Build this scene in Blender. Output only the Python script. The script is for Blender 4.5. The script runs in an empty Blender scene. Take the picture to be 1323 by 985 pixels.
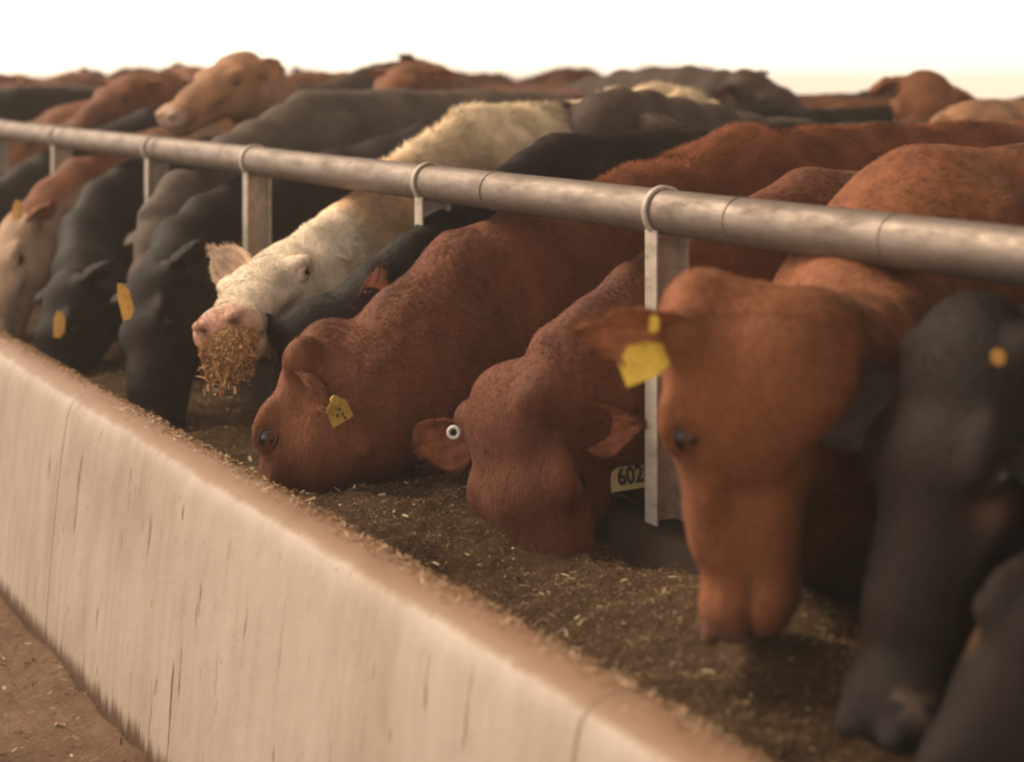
import bpy, math, random
import numpy as np
from mathutils import Vector, noise as mnoise

random.seed(7); rng = np.random.default_rng(7)
S = bpy.context.scene
C = S.collection

# ------------------------------------------------------------------ camera
F = 2200.0; CX = 661.5; HY = 93.0; H = 1.28
TH = math.radians(29.82); CT, ST = math.cos(TH), math.sin(TH)
cam = bpy.data.cameras.new('camera'); co = bpy.data.objects.new('camera', cam); C.objects.link(co)
cam.sensor_width = 36; cam.lens = 36*F/1323
cam.shift_y = -(492.5-HY)/1323
cam.clip_start = .05; cam.clip_end = 2000
co.location = (0, 0, H); co.rotation_euler = (math.radians(90), 0, -TH)
cam.dof.use_dof = True; cam.dof.focus_distance = 3.65; cam.dof.aperture_fstop = 2.3
S.camera = co

# ------------------------------------------------------------------ world + sun
SUN_EL, SUN_AZ = math.radians(42), math.radians(330)      # azimuth measured clockwise from +Y
W = bpy.data.worlds.new('World'); S.world = W; W.use_nodes = True
nt = W.node_tree; nt.nodes.clear()
sky = nt.nodes.new('ShaderNodeTexSky'); sky.sky_type = 'NISHITA'; sky.sun_disc = False
sky.sun_elevation = SUN_EL; sky.sun_rotation = SUN_AZ
sky.air_density = .6; sky.dust_density = .5; sky.ozone_density = 1.0; sky.altitude = 100
wm = nt.nodes.new('ShaderNodeMix'); wm.data_type = 'RGBA'; wm.blend_type = 'MULTIPLY'; wm.inputs[0].default_value = 1
wm.inputs[7].default_value = (1.0, .81, .64, 1)
bg = nt.nodes.new('ShaderNodeBackground'); bg.inputs[1].default_value = .15
wo = nt.nodes.new('ShaderNodeOutputWorld')
hs = nt.nodes.new('ShaderNodeHueSaturation'); hs.inputs['Saturation'].default_value = .3; nt.links.new(sky.outputs[0], hs.inputs['Color']); nt.links.new(hs.outputs[0], wm.inputs[6]); nt.links.new(wm.outputs[2], bg.inputs[0]); nt.links.new(bg.outputs[0], wo.inputs[0])
sl = bpy.data.lights.new('sun', 'SUN'); sl.energy = 1.5; sl.angle = math.radians(25); sl.color = (1, .80, .58)
so = bpy.data.objects.new('sun', sl); C.objects.link(so)
sd = Vector((math.sin(SUN_AZ)*math.cos(SUN_EL), math.cos(SUN_AZ)*math.cos(SUN_EL), math.sin(SUN_EL)))
so.rotation_euler = sd.to_track_quat('Z', 'Y').to_euler(); so.location = (-6, -3, 8)
vs = S.view_settings
vs.view_transform = 'Standard'; vs.look = 'None'; vs.gamma = 1; vs.exposure = 1.28
S.cycles.max_bounces = 6; S.cycles.diffuse_bounces = 3; S.cycles.glossy_bounces = 3
S.cycles.transmission_bounces = 2; S.cycles.volume_bounces = 0
S.cycles.use_denoising = True
S.cycles.filter_width = 2.2

# ------------------------------------------------------------------ helpers
def unp(px, py, d):
    r = (px-CX)/F*d; z = H-(py-HY)/F*d
    return np.array([r*CT+d*ST, -r*ST+d*CT, z])
def camv(r, u, c):
    return np.array([r*CT-c*ST, -r*ST-c*CT, u], float)
def nrm(v):
    v = np.asarray(v, float); return v/(np.linalg.norm(v)+1e-12)

def link(o, parent=None):
    C.objects.link(o)
    if parent is not None: o.parent = parent
    return o
def meshobj(name, V, Fc, mat, parent=None, smooth=True, origin=None):
    me = bpy.data.meshes.new(name)
    V = np.asarray(V, float)
    if origin is not None: V = V-np.asarray(origin)
    me.from_pydata(V.tolist(), [], [tuple(int(i) for i in f) for f in Fc])
    if smooth: me.polygons.foreach_set('use_smooth', [True]*len(me.polygons))
    if mat is not None: me.materials.append(mat)
    me.update()
    return link(bpy.data.objects.new(name, me), parent)
def tag(o, label=None, cat=None, group=None, kind=None):
    if label: o['label'] = label
    if cat: o['category'] = cat
    if group: o['group'] = group
    if kind: o['kind'] = kind
    return o
def empty(name, loc):
    o = bpy.data.objects.new(name, None); o.empty_display_size = .1; o.location = [float(q) for q in loc]; C.objects.link(o); return o

def fast_mesh(name, V, T, mat, parent=None, col=None, smooth=False, normals=None, quads=False):
    """quick mesh of triangles or quads from numpy arrays"""
    me = bpy.data.meshes.new(name); k = 4 if quads else 3
    V = np.ascontiguousarray(V, dtype=np.float32); T = np.ascontiguousarray(T, dtype=np.int32)
    me.vertices.add(len(V)); me.vertices.foreach_set('co', V.ravel())
    me.loops.add(T.size); me.loops.foreach_set('vertex_index', T.ravel())
    me.polygons.add(len(T)); me.polygons.foreach_set('loop_start', np.arange(0, T.size, k, dtype=np.int32))
    try: me.polygons.foreach_set('loop_total', np.full(len(T), k, dtype=np.int32))
    except Exception: pass
    me.update(calc_edges=True)
    me.validate()
    if smooth: me.polygons.foreach_set('use_smooth', np.ones(len(me.polygons), dtype=bool))
    if col is not None:
        a = me.color_attributes.new('Col', 'FLOAT_COLOR', 'POINT')
        c4 = np.ones((len(V), 4), dtype=np.float32); c4[:, :3] = col
        a.data.foreach_set('color', c4.ravel())
    if mat: me.materials.append(mat)
    if normals is not None:
        me.normals_split_custom_set_from_vertices(normals.astype(float).tolist())
    return link(bpy.data.objects.new(name, me), parent)

# ------------------------------------------------------------------ materials
def newmat(name):
    m = bpy.data.materials.new(name); m.use_nodes = True; n = m.node_tree
    b = n.nodes['Principled BSDF']; return m, n, b
def N(n, t, **kw):
    x = n.nodes.new(t)
    for k, v in kw.items():
        if k.startswith('i_'):
            key = k[2:]; key = int(key) if key.isdigit() else key
            x.inputs[key].default_value = v
        else: setattr(x, k, v)
    return x
def ramp(n, src, stops):
    r = n.nodes.new('ShaderNodeValToRGB'); e = r.color_ramp.elements
    while len(e) < len(stops): e.new(.5)
    for q, (p, c) in zip(e, stops): q.position = p; q.color = c if len(c) == 4 else (*c, 1)
    n.links.new(src, r.inputs[0]); return r
def mixc(n, fac, a, b, mode='MIX'):
    m = n.nodes.new('ShaderNodeMix'); m.data_type = 'RGBA'; m.blend_type = mode
    for sck, v in ((0, fac), (6, a), (7, b)):
        if hasattr(v, 'is_linked'): n.links.new(v, m.inputs[sck])
        else: m.inputs[sck].default_value = v if sck == 0 else (*v, 1) if len(v) == 3 else v
    return m.outputs[2]

def coat_mat(name, hair=False):
    m, n, b = newmat(name)
    at = N(n, 'ShaderNodeVertexColor', layer_name='Col')
    g = N(n, 'ShaderNodeNewGeometry')
    mp = N(n, 'ShaderNodeMapping'); mp.inputs['Scale'].default_value = (1, 1, .35)
    n.links.new(g.outputs['Position'], mp.inputs[0])
    n1 = N(n, 'ShaderNodeTexNoise', i_Scale=9.0, i_Detail=5.0, i_Roughness=.6); n.links.new(mp.outputs[0], n1.inputs['Vector'])
    n2 = N(n, 'ShaderNodeTexNoise', i_Scale=160.0, i_Detail=3.0, i_Roughness=.7, i_Distortion=.6); n.links.new(mp.outputs[0], n2.inputs['Vector'])
    r1 = ramp(n, n1.outputs[0], [(.3, (.62, .60, .58)), (.7, (1.32, 1.28, 1.24))])
    r2 = ramp(n, n2.outputs[0], [(.3, (.7, .7, .7)), (.7, (1.3, 1.3, 1.3))])
    c = mixc(n, 1.0, at.outputs[0], r1.outputs[0], 'MULTIPLY')
    c = mixc(n, .5 if not hair else .2, c, r2.outputs[0], 'MULTIPLY')
    n.links.new(c, b.inputs['Base Color'])
    b.inputs['Roughness'].default_value = .72
    b.inputs['Specular IOR Level'].default_value = .22
    b.inputs['Sheen Weight'].default_value = .05; b.inputs['Sheen Roughness'].default_value = .5
    b.inputs['Sheen Tint'].default_value = (1, .85, .7, 1)
    if not hair:
        n3 = N(n, 'ShaderNodeTexNoise', i_Scale=34.0, i_Detail=4.0, i_Roughness=.65, i_Distortion=.8); n.links.new(mp.outputs[0], n3.inputs['Vector'])
        ad = N(n, 'ShaderNodeMath', operation='MULTIPLY_ADD', i_1=1.6); n.links.new(n3.outputs[0], ad.inputs[0]); n.links.new(n2.outputs[0], ad.inputs[2])
        bp = N(n, 'ShaderNodeBump', i_Strength=.38, i_Distance=.006); n.links.new(ad.outputs[0], bp.inputs['Height'])
        n.links.new(bp.outputs[0], b.inputs['Normal'])
    return m
M_COAT = coat_mat('coat'); M_COATB = coat_mat('black_coat'); _b = M_COATB.node_tree.nodes['Principled BSDF']; _b.inputs['Roughness'].default_value = .6; _b.inputs['Specular IOR Level'].default_value = .12; _b.inputs['Sheen Weight'].default_value = 0; M_HAIR = coat_mat('coat_hair', True); M_HAIR.node_tree.nodes['Principled BSDF'].inputs['Specular IOR Level'].default_value = .08; M_HAIR.node_tree.nodes['Principled BSDF'].inputs['Sheen Weight'].default_value = 0

def simple(name, col, rough=.6, spec=.4, metal=0, noise_amt=.2, nscale=20, bump=0, trans=0):
    m, n, b = newmat(name)
    g = N(n, 'ShaderNodeTexCoord')
    n1 = N(n, 'ShaderNodeTexNoise', i_Scale=nscale, i_Detail=5.0, i_Roughness=.6); n.links.new(g.outputs['Object'], n1.inputs['Vector'])
    lo = tuple(max(0, c*(1-noise_amt)) for c in col); hi = tuple(c*(1+noise_amt) for c in col)
    r = ramp(n, n1.outputs[0], [(.3, lo), (.7, hi)])
    n.links.new(r.outputs[0], b.inputs['Base Color'])
    b.inputs['Roughness'].default_value = rough; b.inputs['Specular IOR Level'].default_value = spec; b.inputs['Metallic'].default_value = metal
    if bump:
        bp = N(n, 'ShaderNodeBump', i_Strength=bump, i_Distance=.01); n.links.new(n1.outputs[0], bp.inputs['Height']); n.links.new(bp.outputs[0], b.inputs['Normal'])
    return m
M_EYE = simple('eyeball_wet', (.012, .009, .008), .12, .6, noise_amt=.1)
M_TAG = simple('tag_yellow', (.78, .52, .05), .45, .4, noise_amt=.18, nscale=60)
M_TAGPALE = simple('tag_pale_yellow', (.72, .58, .26), .5, .4, noise_amt=.12, nscale=40)
M_TAGDULL = simple('tag_dull_yellow', (.50, .33, .07), .5, .4, noise_amt=.25, nscale=60)
M_TAGORANGE = simple('tag_orange', (.55, .28, .04), .5, .4, noise_amt=.2, nscale=60)
M_INK = simple('tag_ink', (.015, .012, .01), .6, .3, noise_amt=.1)
M_WHITEPL = simple('white_plastic', (.75, .72, .66), .4, .4, noise_amt=.1)
M_DARK = simple('dark_hole', (.02, .014, .01), .7, .2, noise_amt=.1)

def concrete_mat():
    m, n, b = newmat('trough_concrete')
    g = N(n, 'ShaderNodeNewGeometry'); sep = N(n, 'ShaderNodeSeparateXYZ'); n.links.new(g.outputs['Position'], sep.inputs[0])
    big = N(n, 'ShaderNodeTexNoise', i_Scale=2.2, i_Detail=6.0, i_Roughness=.6); n.links.new(g.outputs['Position'], big.inputs['Vector'])
    base = ramp(n, big.outputs[0], [(.3, (.36, .285, .225)), (.5, (.44, .36, .295)), (.72, (.49, .415, .345))])
    # fine vertical wiping marks
    mp = N(n, 'ShaderNodeMapping'); mp.inputs['Scale'].default_value = (26, 26, 1.3); n.links.new(g.outputs['Position'], mp.inputs[0])
    st = N(n, 'ShaderNodeTexNoise', i_Scale=1.0, i_Detail=5.0, i_Roughness=.6); n.links.new(mp.outputs[0], st.inputs['Vector'])
    str_ = ramp(n, st.outputs[0], [(.35, (.93, .92, .91)), (.6, (1.02, 1.02, 1.02))])
    c = mixc(n, 1.0, base.outputs[0], str_.outputs[0], 'MULTIPLY')
    # rust red drips: vertical, sparse
    mp2 = N(n, 'ShaderNodeMapping'); mp2.inputs['Scale'].default_value = (24, 36, 3.6); mp2.inputs['Location'].default_value = (3.1, 1.7, .4); n.links.new(g.outputs['Position'], mp2.inputs[0])
    dr = N(n, 'ShaderNodeTexNoise', i_Scale=1.0, i_Detail=3.0, i_Roughness=.55, i_Distortion=.15); n.links.new(mp2.outputs[0], dr.inputs['Vector'])
    drr = ramp(n, dr.outputs[0], [(.64, (0, 0, 0)), (.72, (1, 1, 1))])
    c = mixc(n, drr.outputs[0], c, (.20, .095, .055))
    mp3 = N(n, 'ShaderNodeMapping'); mp3.inputs['Scale'].default_value = (70, 70, 11); mp3.inputs['Location'].default_value = (9.1, 4.7, 2.4); n.links.new(g.outputs['Position'], mp3.inputs[0])
    d3 = N(n, 'ShaderNodeTexNoise', i_Scale=1.0, i_Detail=3.0, i_Roughness=.5); n.links.new(mp3.outputs[0], d3.inputs['Vector'])
    d3r = ramp(n, d3.outputs[0], [(.70, (0, 0, 0)), (.75, (1, 1, 1))])
    c = mixc(n, d3r.outputs[0], c, (.16, .075, .045))
    # dirt crust near lane (height based with ragged edge: real splash)
    nz = N(n, 'ShaderNodeTexNoise', i_Scale=9.0, i_Detail=7.0, i_Roughness=.7); n.links.new(mp.outputs[0], nz.inputs['Vector'])
    nz.inputs['Scale'].default_value = 1.5
    ma = N(n, 'ShaderNodeMath', operation='MULTIPLY_ADD', i_1=.13); n.links.new(nz.outputs[0], ma.inputs[0]); zs_ = N(n, 'ShaderNodeMath', operation='ADD', i_1=.17); n.links.new(sep.outputs[2], zs_.inputs[0]); n.links.new(zs_.outputs[0], ma.inputs[2])
    dl = ramp(n, ma.outputs[0], [(.105, (1, 1, 1)), (.14, (0, 0, 0))])
    c = mixc(n, dl.outputs[0], c, (.13, .075, .045))
    # feed dust on top of the wall: brownish on upward faces
    sn = N(n, 'ShaderNodeSeparateXYZ'); n.links.new(g.outputs['Normal'], sn.inputs[0])
    n5 = N(n, 'ShaderNodeTexNoise', i_Scale=14.0, i_Detail=6.0, i_Roughness=.65); n.links.new(g.outputs['Position'], n5.inputs['Vector'])
    m5 = N(n, 'ShaderNodeMath', operation='MULTIPLY_ADD', i_1=.35); n.links.new(n5.outputs[0], m5.inputs[0]); n.links.new(sn.outputs[2], m5.inputs[2])
    up = ramp(n, m5.outputs[0], [(.80, (0, 0, 0)), (1.12, (1, 1, 1))])
    c = mixc(n, up.outputs[0], c, (.25, .145, .085))
    # cast joints every 2.4 m and faint long run-off stains
    fy_ = N(n, 'ShaderNodeMath', operation='PINGPONG', i_1=1.2); ay_ = N(n, 'ShaderNodeMath', operation='ADD', i_1=.55); n.links.new(sep.outputs[1], ay_.inputs[0]); n.links.new(ay_.outputs[0], fy_.inputs[0])
    jr = ramp(n, fy_.outputs[0], [(.0028, (1, 1, 1)), (.0045, (0, 0, 0))]); c = mixc(n, jr.outputs[0], c, (.15, .09, .06))
    mp6 = N(n, 'ShaderNodeMapping'); mp6.inputs['Scale'].default_value = (5, 5, 1.6); n.links.new(g.outputs['Position'], mp6.inputs[0])
    n6 = N(n, 'ShaderNodeTexNoise', i_Scale=1.0, i_Detail=7.0, i_Roughness=.72); n.links.new(mp6.outputs[0], n6.inputs['Vector'])
    r6 = ramp(n, n6.outputs[0], [(.36, (.74, .66, .58)), (.52, (1, 1, 1))]); c = mixc(n, .45, c, r6.outputs[0], 'MULTIPLY')
    n.links.new(c, b.inputs['Base Color'])
    b.inputs['Roughness'].default_value = .62; b.inputs['Specular IOR Level'].default_value = .35
    ad = N(n, 'ShaderNodeMath', operation='MULTIPLY_ADD', i_1=2.0); n.links.new(big.outputs[0], ad.inputs[0]); n.links.new(n5.outputs[0], ad.inputs[2])
    bp = N(n, 'ShaderNodeBump', i_Strength=.3, i_Distance=.008); n.links.new(ad.outputs[0], bp.inputs['Height']); n.links.new(bp.outputs[0], b.inputs['Normal'])
    return m
M_CONC = concrete_mat()

def steel_mat(name, base, met, rough):
    m, n, b = newmat(name)
    g = N(n, 'ShaderNodeNewGeometry')
    a = N(n, 'ShaderNodeTexNoise', i_Scale=7.0, i_Detail=8.0, i_Roughness=.7); n.links.new(g.outputs['Position'], a.inputs['Vector'])
    mp = N(n, 'ShaderNodeMapping'); mp.inputs['Scale'].default_value = (30, 9, 30); n.links.new(g.outputs['Position'], mp.inputs[0])
    s = N(n, 'ShaderNodeTexNoise', i_Scale=1.0, i_Detail=6.0, i_Roughness=.7); n.links.new(mp.outputs[0], s.inputs['Vector'])
    ad = N(n, 'ShaderNodeMath', operation='MULTIPLY_ADD', i_1=.6); n.links.new(a.outputs[0], ad.inputs[0]); n.links.new(s.outputs[0], ad.inputs[2])
    lo = tuple(x*.62 for x in base); hi = tuple(min(1, x*1.25) for x in base)
    r = ramp(n, ad.outputs[0], [(.55, (lo[0], lo[1]*.92, lo[2]*.82)), (.8, base), (1.05, hi)])
    n.links.new(r.outputs[0], b.inputs['Base Color'])
    rr = ramp(n, ad.outputs[0], [(.55, (rough+.25,)*3), (1.0, (rough-.06,)*3)]); n.links.new(rr.outputs[0], b.inputs['Roughness'])
    b.inputs['Metallic'].default_value = met
    bp = N(n, 'ShaderNodeBump', i_Strength=.35, i_Distance=.004); n.links.new(ad.outputs[0], bp.inputs['Height']); n.links.new(bp.outputs[0], b.inputs['Normal'])
    return m
M_RAIL = steel_mat('rail_steel', (.20, .16, .13), .5, .5)
M_POST = steel_mat('post_steel', (.44, .38, .31), .12, .5)

def ground_mat(name, c1, c2, c3, scale=3.0, bump=.6):
    m, n, b = newmat(name)
    g = N(n, 'ShaderNodeNewGeometry')
    a = N(n, 'ShaderNodeTexNoise', i_Scale=scale, i_Detail=9.0, i_Roughness=.7); n.links.new(g.outputs['Position'], a.inputs['Vector'])
    f = N(n, 'ShaderNodeTexNoise', i_Scale=scale*30, i_Detail=4.0, i_Roughness=.8); n.links.new(g.outputs['Position'], f.inputs['Vector'])
    r = ramp(n, a.outputs[0], [(.3, c1), (.52, c2), (.72, c3)])
    rf = ramp(n, f.outputs[0], [(.3, (.65, .65, .65)), (.7, (1.4, 1.35, 1.3))])
    c = mixc(n, 1.0, r.outputs[0], rf.outputs[0], 'MULTIPLY'); n.links.new(c, b.inputs['Base Color'])
    b.inputs['Roughness'].default_value = .9; b.inputs['Specular IOR Level'].default_value = .15
    ad = N(n, 'ShaderNodeMath', operation='MULTIPLY_ADD', i_1=2.0); n.links.new(a.outputs[0], ad.inputs[0]); n.links.new(f.outputs[0], ad.inputs[2])
    bp = N(n, 'ShaderNodeBump', i_Strength=bump, i_Distance=.012); n.links.new(ad.outputs[0], bp.inputs['Height']); n.links.new(bp.outputs[0], b.inputs['Normal'])
    return m
M_LANE = ground_mat('lane_dirt', (.10, .056, .033), (.155, .095, .058), (.22, .145, .095))
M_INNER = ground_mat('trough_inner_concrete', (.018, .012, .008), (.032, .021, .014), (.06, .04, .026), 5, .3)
M_PEN = ground_mat('pen_bedding', (.06, .04, .025), (.10, .065, .04), (.15, .10, .06), 2)
M_OUT = ground_mat('pale_dirt', (.78, .74, .68), (.82, .79, .74), (.86, .83, .78), .3)
M_FEED = ground_mat('feed_mash', (.075, .042, .022), (.13, .075, .038), (.20, .125, .065), 14, 1.0)
def attr_mat(name, rough=.8):
    m, n, b = newmat(name); at = N(n, 'ShaderNodeVertexColor', layer_name='Col'); n.links.new(at.outputs[0], b.inputs['Base Color'])
    b.inputs['Roughness'].default_value = rough; b.inputs['Specular IOR Level'].default_value = .25; return m
M_CHIP = attr_mat('straw_chip')
M_ROOF = simple('roof_sheet', (.42, .42, .40), .5, .4, .3, .1, 3)

# ------------------------------------------------------------------ setting
def sheet(name, x0, x1, y0, y1, z, mat, label):
    o = meshobj(name, [(x0, y0, z), (x1, y0, z), (x1, y1, z), (x0, y1, z)], [(0, 1, 2, 3)], mat, smooth=False)
    return tag(o, label, None, None, 'structure')
tag(sheet('ground', 1.5, 23.5, -11.5, 49.5, -.03, M_OUT, 'pale dirt yard under and around the shed'))
gx_, gy_ = (-900, -14.5, 24.5, 900), (-900, -12.5, 50.5, 900); V_, F_ = [], []
for i_, (xa, xb, ya, yb) in enumerate(((gx_[0], gx_[3], gy_[0], gy_[1]), (gx_[0], gx_[3], gy_[2], gy_[3]), (gx_[0], gx_[1], gy_[1], gy_[2]), (gx_[2], gx_[3], gy_[1], gy_[2]))):
    V_ += [(xa, ya, -.05), (xb, ya, -.05), (xb, yb, -.05), (xa, yb, -.05)]; F_.append(tuple(4*i_+q_ for q_ in range(4)))
tag(meshobj('distant_ground', V_, F_, M_OUT, None, False), 'pale sunlit plain far beyond the shed', None, None, 'structure')
tag(sheet('pen_floor', 1.9, 23, -12, 44, -.004, M_PEN, 'dark bedding floor the cattle stand on behind the trough'))

def fbm(x, y, s, seed=0):
    v = 0; a = 1; t = 0
    for k in range(4):
        v += a*(math.sin(x*s*1.3+seed+k*1.7+1.9*math.sin(y*s*.9+k))*math.cos(y*s*1.1+seed*2+k*2.3+1.3*math.sin(x*s*1.2-k))); t += a; a *= .5; s *= 2.1
    return v/t
# feed lane with a lumpy surface near the wall
nx, ny = 90, 200
xs = np.concatenate([np.linspace(-13.4, .2, 14), np.linspace(.25, 1.13, nx-14)]); ys = np.concatenate([np.linspace(-11.4, -1.6, 8), np.linspace(-1.5, 16, ny-16), np.linspace(16.5, 49.4, 8)])
X, Y = np.meshgrid(xs, ys, indexing='ij')
fb = np.vectorize(lambda a, b: mnoise.fractal(Vector((a*7, b*7, 0)), .7, 2.0, 5))(X, Y)
Z = -.17+.008*fb+.018*np.clip((X-.95)/.15, 0, 1)**1.5*(1+.6*fb)
V = np.stack([X.ravel(), Y.ravel(), Z.ravel()], 1)
idx = np.arange(nx*ny).reshape(nx, ny)
Q = np.stack([idx[:-1, :-1], idx[1:, :-1], idx[1:, 1:], idx[:-1, 1:]], -1).reshape(-1, 4)
lane = fast_mesh('feed_lane', V, Q, M_LANE, smooth=True, quads=True)
tag(lane, 'brown dirt feed lane in front of the trough wall', 'lane', None, 'structure')

# shed: roof sheet, purlins and posts (all above / beside the picture, they shade the pen)
shed = empty('cattle_shed', (10, 16, 0)); tag(shed, 'high sheet metal roof shading the cattle pen', 'shed')
def box(V_, F_, x0, x1, y0, y1, z0, z1):
    b0 = len(V_)
    V_ += [(x0, y0, z0), (x1, y0, z0), (x1, y1, z0), (x0, y1, z0), (x0, y0, z1), (x1, y0, z1), (x1, y1, z1), (x0, y1, z1)]
    F_ += [tuple(b0+i for i in f) for f in ((0, 3, 2, 1), (4, 5, 6, 7), (0, 1, 5, 4), (1, 2, 6, 5), (2, 3, 7, 6), (3, 0, 4, 7))]
org = (10, 16, 0)
ROOF_X0 = 3.2
v_, f_ = [], []; n_ = 240
for i in range(n_+1):
    y = -8+52*i/n_; dz = .02*math.sin(i*math.pi/2)
    v_ += [(ROOF_X0, y, 5.5+dz), (9.5, y, 6.4+dz), (18.5, y, 5.6+dz)]
for i in range(n_):
    a = i*3; f_ += [(a, a+1, a+4, a+3), (a+1, a+2, a+5, a+4)]
meshobj('roof', v_, f_, M_ROOF, shed, False, org)
for xx in (ROOF_X0+.3, 18.2):
    for yy in ((-7.5, -.5, 6.5) if xx > 5 else (-7.5, -4.0)):
        v_, f_ = [], []; box(v_, f_, xx-.1, xx+.1, yy-.1, yy+.1, -.25, 5.55 if xx < 5 else 5.6); meshobj('column', v_, f_, M_POST, shed, False, org)

# ------------------------------------------------------------------ concrete trough
TY0, TY1 = -1.5, 16
def profile_sweep(name, prof, y0, y1, n, mat, parent, wob=.004, org=(0, 0, 0), closed=True, seed=1):
    P = np.array(prof, float); m = len(P); ysn = np.linspace(y0, y1, n); V = []
    for j, y in enumerate(ysn):
        for i, (x, z) in enumerate(P):
            wx = wob*mnoise.noise(Vector((y*1.7, i*.35, seed)))+wob*.25*mnoise.noise(Vector((y*5, i*.35, seed+5)))
            wz = wob*.8*mnoise.noise(Vector((y*2.1, i*.3, seed+9)))+wob*.5*mnoise.noise(Vector((y*9, i*.5, seed+3)))
            V.append((x+wx-org[0], y-org[1], z+wz-org[2]))
    Fq = []
    for j in range(n-1):
        for i in range(m if closed else m-1):
            a = j*m+i; b_ = j*m+(i+1) % m; Fq.append((a, b_, b_+m, a+m))
    if closed:
        Fq.append(tuple(range(m-1, -1, -1))); Fq.append(tuple((n-1)*m+i for i in range(m)))
    return meshobj(name, V, Fq, mat, parent, True)
tr = empty('feed_trough', (1.4, 6, 0)); tag(tr, 'long concrete feed trough with stained pale wall along the dirt lane', 'trough')
TO = (1.4, 6, 0)
front = [(1.095, -.22), (1.10, -.10), (1.112, .05), (1.126, .20), (1.140, .33), (1.152, .41), (1.158, .430), (1.165, .448), (1.177, .461), (1.192, .469),
         (1.21, .474), (1.228, .477), (1.242, .475), (1.255, .469), (1.264, .455), (1.27, .40), (1.29, .25), (1.33, .14), (1.4, .10), (1.4, -.22)]
profile_sweep('front_wall', front, TY0, TY1, 260, M_CONC, tr, .004, TO)
rear = [(1.4, -.22), (1.4, .10), (1.60, .10), (1.70, .14), (1.78, .24), (1.82, .36), (1.835, .40), (1.85, .408), (1.93, .408), (1.945, .395), (1.955, .30), (1.96, -.22)]
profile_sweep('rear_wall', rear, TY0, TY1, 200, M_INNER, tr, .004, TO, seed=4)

# feed surface in the trough: stuff
def feed_h(x, y):
    h = .315+.035*min(1, max(0, (2.5-y)/.4))+.06*math.exp(-((y-3.35)/.5)**4)+.02*fbm(x, y, 2.2, 3)+.018*mnoise.fractal(Vector((x*9, y*9, 2)), .8, 2.1, 4)
    h += .03*math.exp(-((y-3.0)/.3)**2)*math.exp(-((x-1.45)/.15)**2)
    h += .05*math.exp(-((y-1.9)/.2)**2)*math.exp(-((x-1.33)/.12)**2)
    h += .075*math.exp(-((y-2.0)/.38)**2)*math.exp(-((x-1.62)/.2)**2)
    h += .055*min(1, max(0, (x-1.48)/.25))*min(1, max(0, (3.6-y)/.5))
    h -= .035*math.exp(-((y-2.8)/.18)**2)
    h -= .06*math.exp(-((y-1.35)/.35)**2)*math.exp(-((x-1.65)/.16)**2)
    h -= .03*math.exp(-((y-3.9)/.5)**2)
    return h
nx, ny = 60, 700
xs = np.linspace(1.24, 1.86, nx); ys = np.linspace(.2, 12, ny)
V = np.array([(x, y, feed_h(x, y)) for x in xs for y in ys])
idx = np.arange(nx*ny).reshape(nx, ny); Q = np.stack([idx[:-1, :-1], idx[1:, :-1], idx[1:, 1:], idx[:-1, 1:]], -1).reshape(-1, 4)
tag(fast_mesh('feed', V, Q, M_FEED, smooth=True, quads=True), 'loose brown feed mash filling the concrete trough', 'feed', None, 'stuff')

def chips(name, P, Nn, size, cols, label, mat=M_CHIP, lean=.5, cat='feed', parent=None):
    n = len(P); L = size*(.5+rng.random(n)*1.1); Wd = L*(.12+.3*rng.random(n))
    a = rng.normal(size=(n, 3)); a[:, 2] *= lean; a /= np.linalg.norm(a, axis=1)[:, None]
    b = np.cross(a, Nn+.4*rng.normal(size=(n, 3))); b /= np.linalg.norm(b, axis=1)[:, None]
    a = a*L[:, None]/2; b = b*Wd[:, None]/2; c = np.asarray(P)+.25*size*Nn
    V = np.stack([c-a-b, c+a-b*.7, c+a+b*.7, c-a+b], 1).reshape(-1, 3)
    T = np.arange(n*4).reshape(n, 4)
    cols = np.asarray(cols); cc = cols[rng.integers(0, len(cols), n)]*(.7+.6*rng.random((n, 1)))
    o = fast_mesh(name, V, T, mat, parent, col=np.repeat(cc, 4, 0), quads=True)
    if label: tag(o, label, cat, None, 'stuff')
    return o
FEEDC = [(.20, .12, .06), (.12, .065, .03), (.28, .18, .09), (.09, .05, .025), (.40, .29, .15), (.16, .09, .045)]
n = 150000
yy = .6+rng.random(n)**1.5*6.5; xx = 1.27+.55*rng.random(n)
P = np.array([(x, y, feed_h(x, y)) for x, y in zip(xx, yy)]); up = np.tile([0, 0, 1.], (n, 1))
chips('feed_flakes', P, up, .0045, FEEDC, 'tiny grain and straw flakes over the feed in the trough')
n = 700
yy = .8+rng.random(n)*5; xx = 1.29+.5*rng.random(n)
xx = xx[yy > 1.9]; yy = yy[yy > 1.9]; n = len(xx); P = np.array([(x, y, feed_h(x, y)+.004) for x, y in zip(xx, yy)])
chips('straw_pieces', P, up[:n], .013, [(.42, .31, .17), (.5, .4, .25)], 'pale straw pieces scattered on the feed', lean=.3)
# crumbs along the top of the wall
n = 9000
yy = .9+rng.random(n)**1.2*8; xx = 1.25-.022*np.abs(rng.normal(size=n))
keep = (xx > 1.185); dens = np.array([mnoise.noise(Vector((y*1.3, 3.3, 0))) for y in yy]) > -.18+.3*rng.random(n)-.1
keep &= dens; xx, yy = xx[keep], yy[keep]
P = np.stack([xx, yy, np.full(len(xx), .479)], 1)
chips('feed_crumbs', P, np.tile([0, 0, 1.], (len(xx), 1)), .007, [(.45, .28, .15), (.32, .18, .09), (.55, .4, .25)], 'crumbs of feed spilt along the top of the trough wall', lean=.6)
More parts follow.
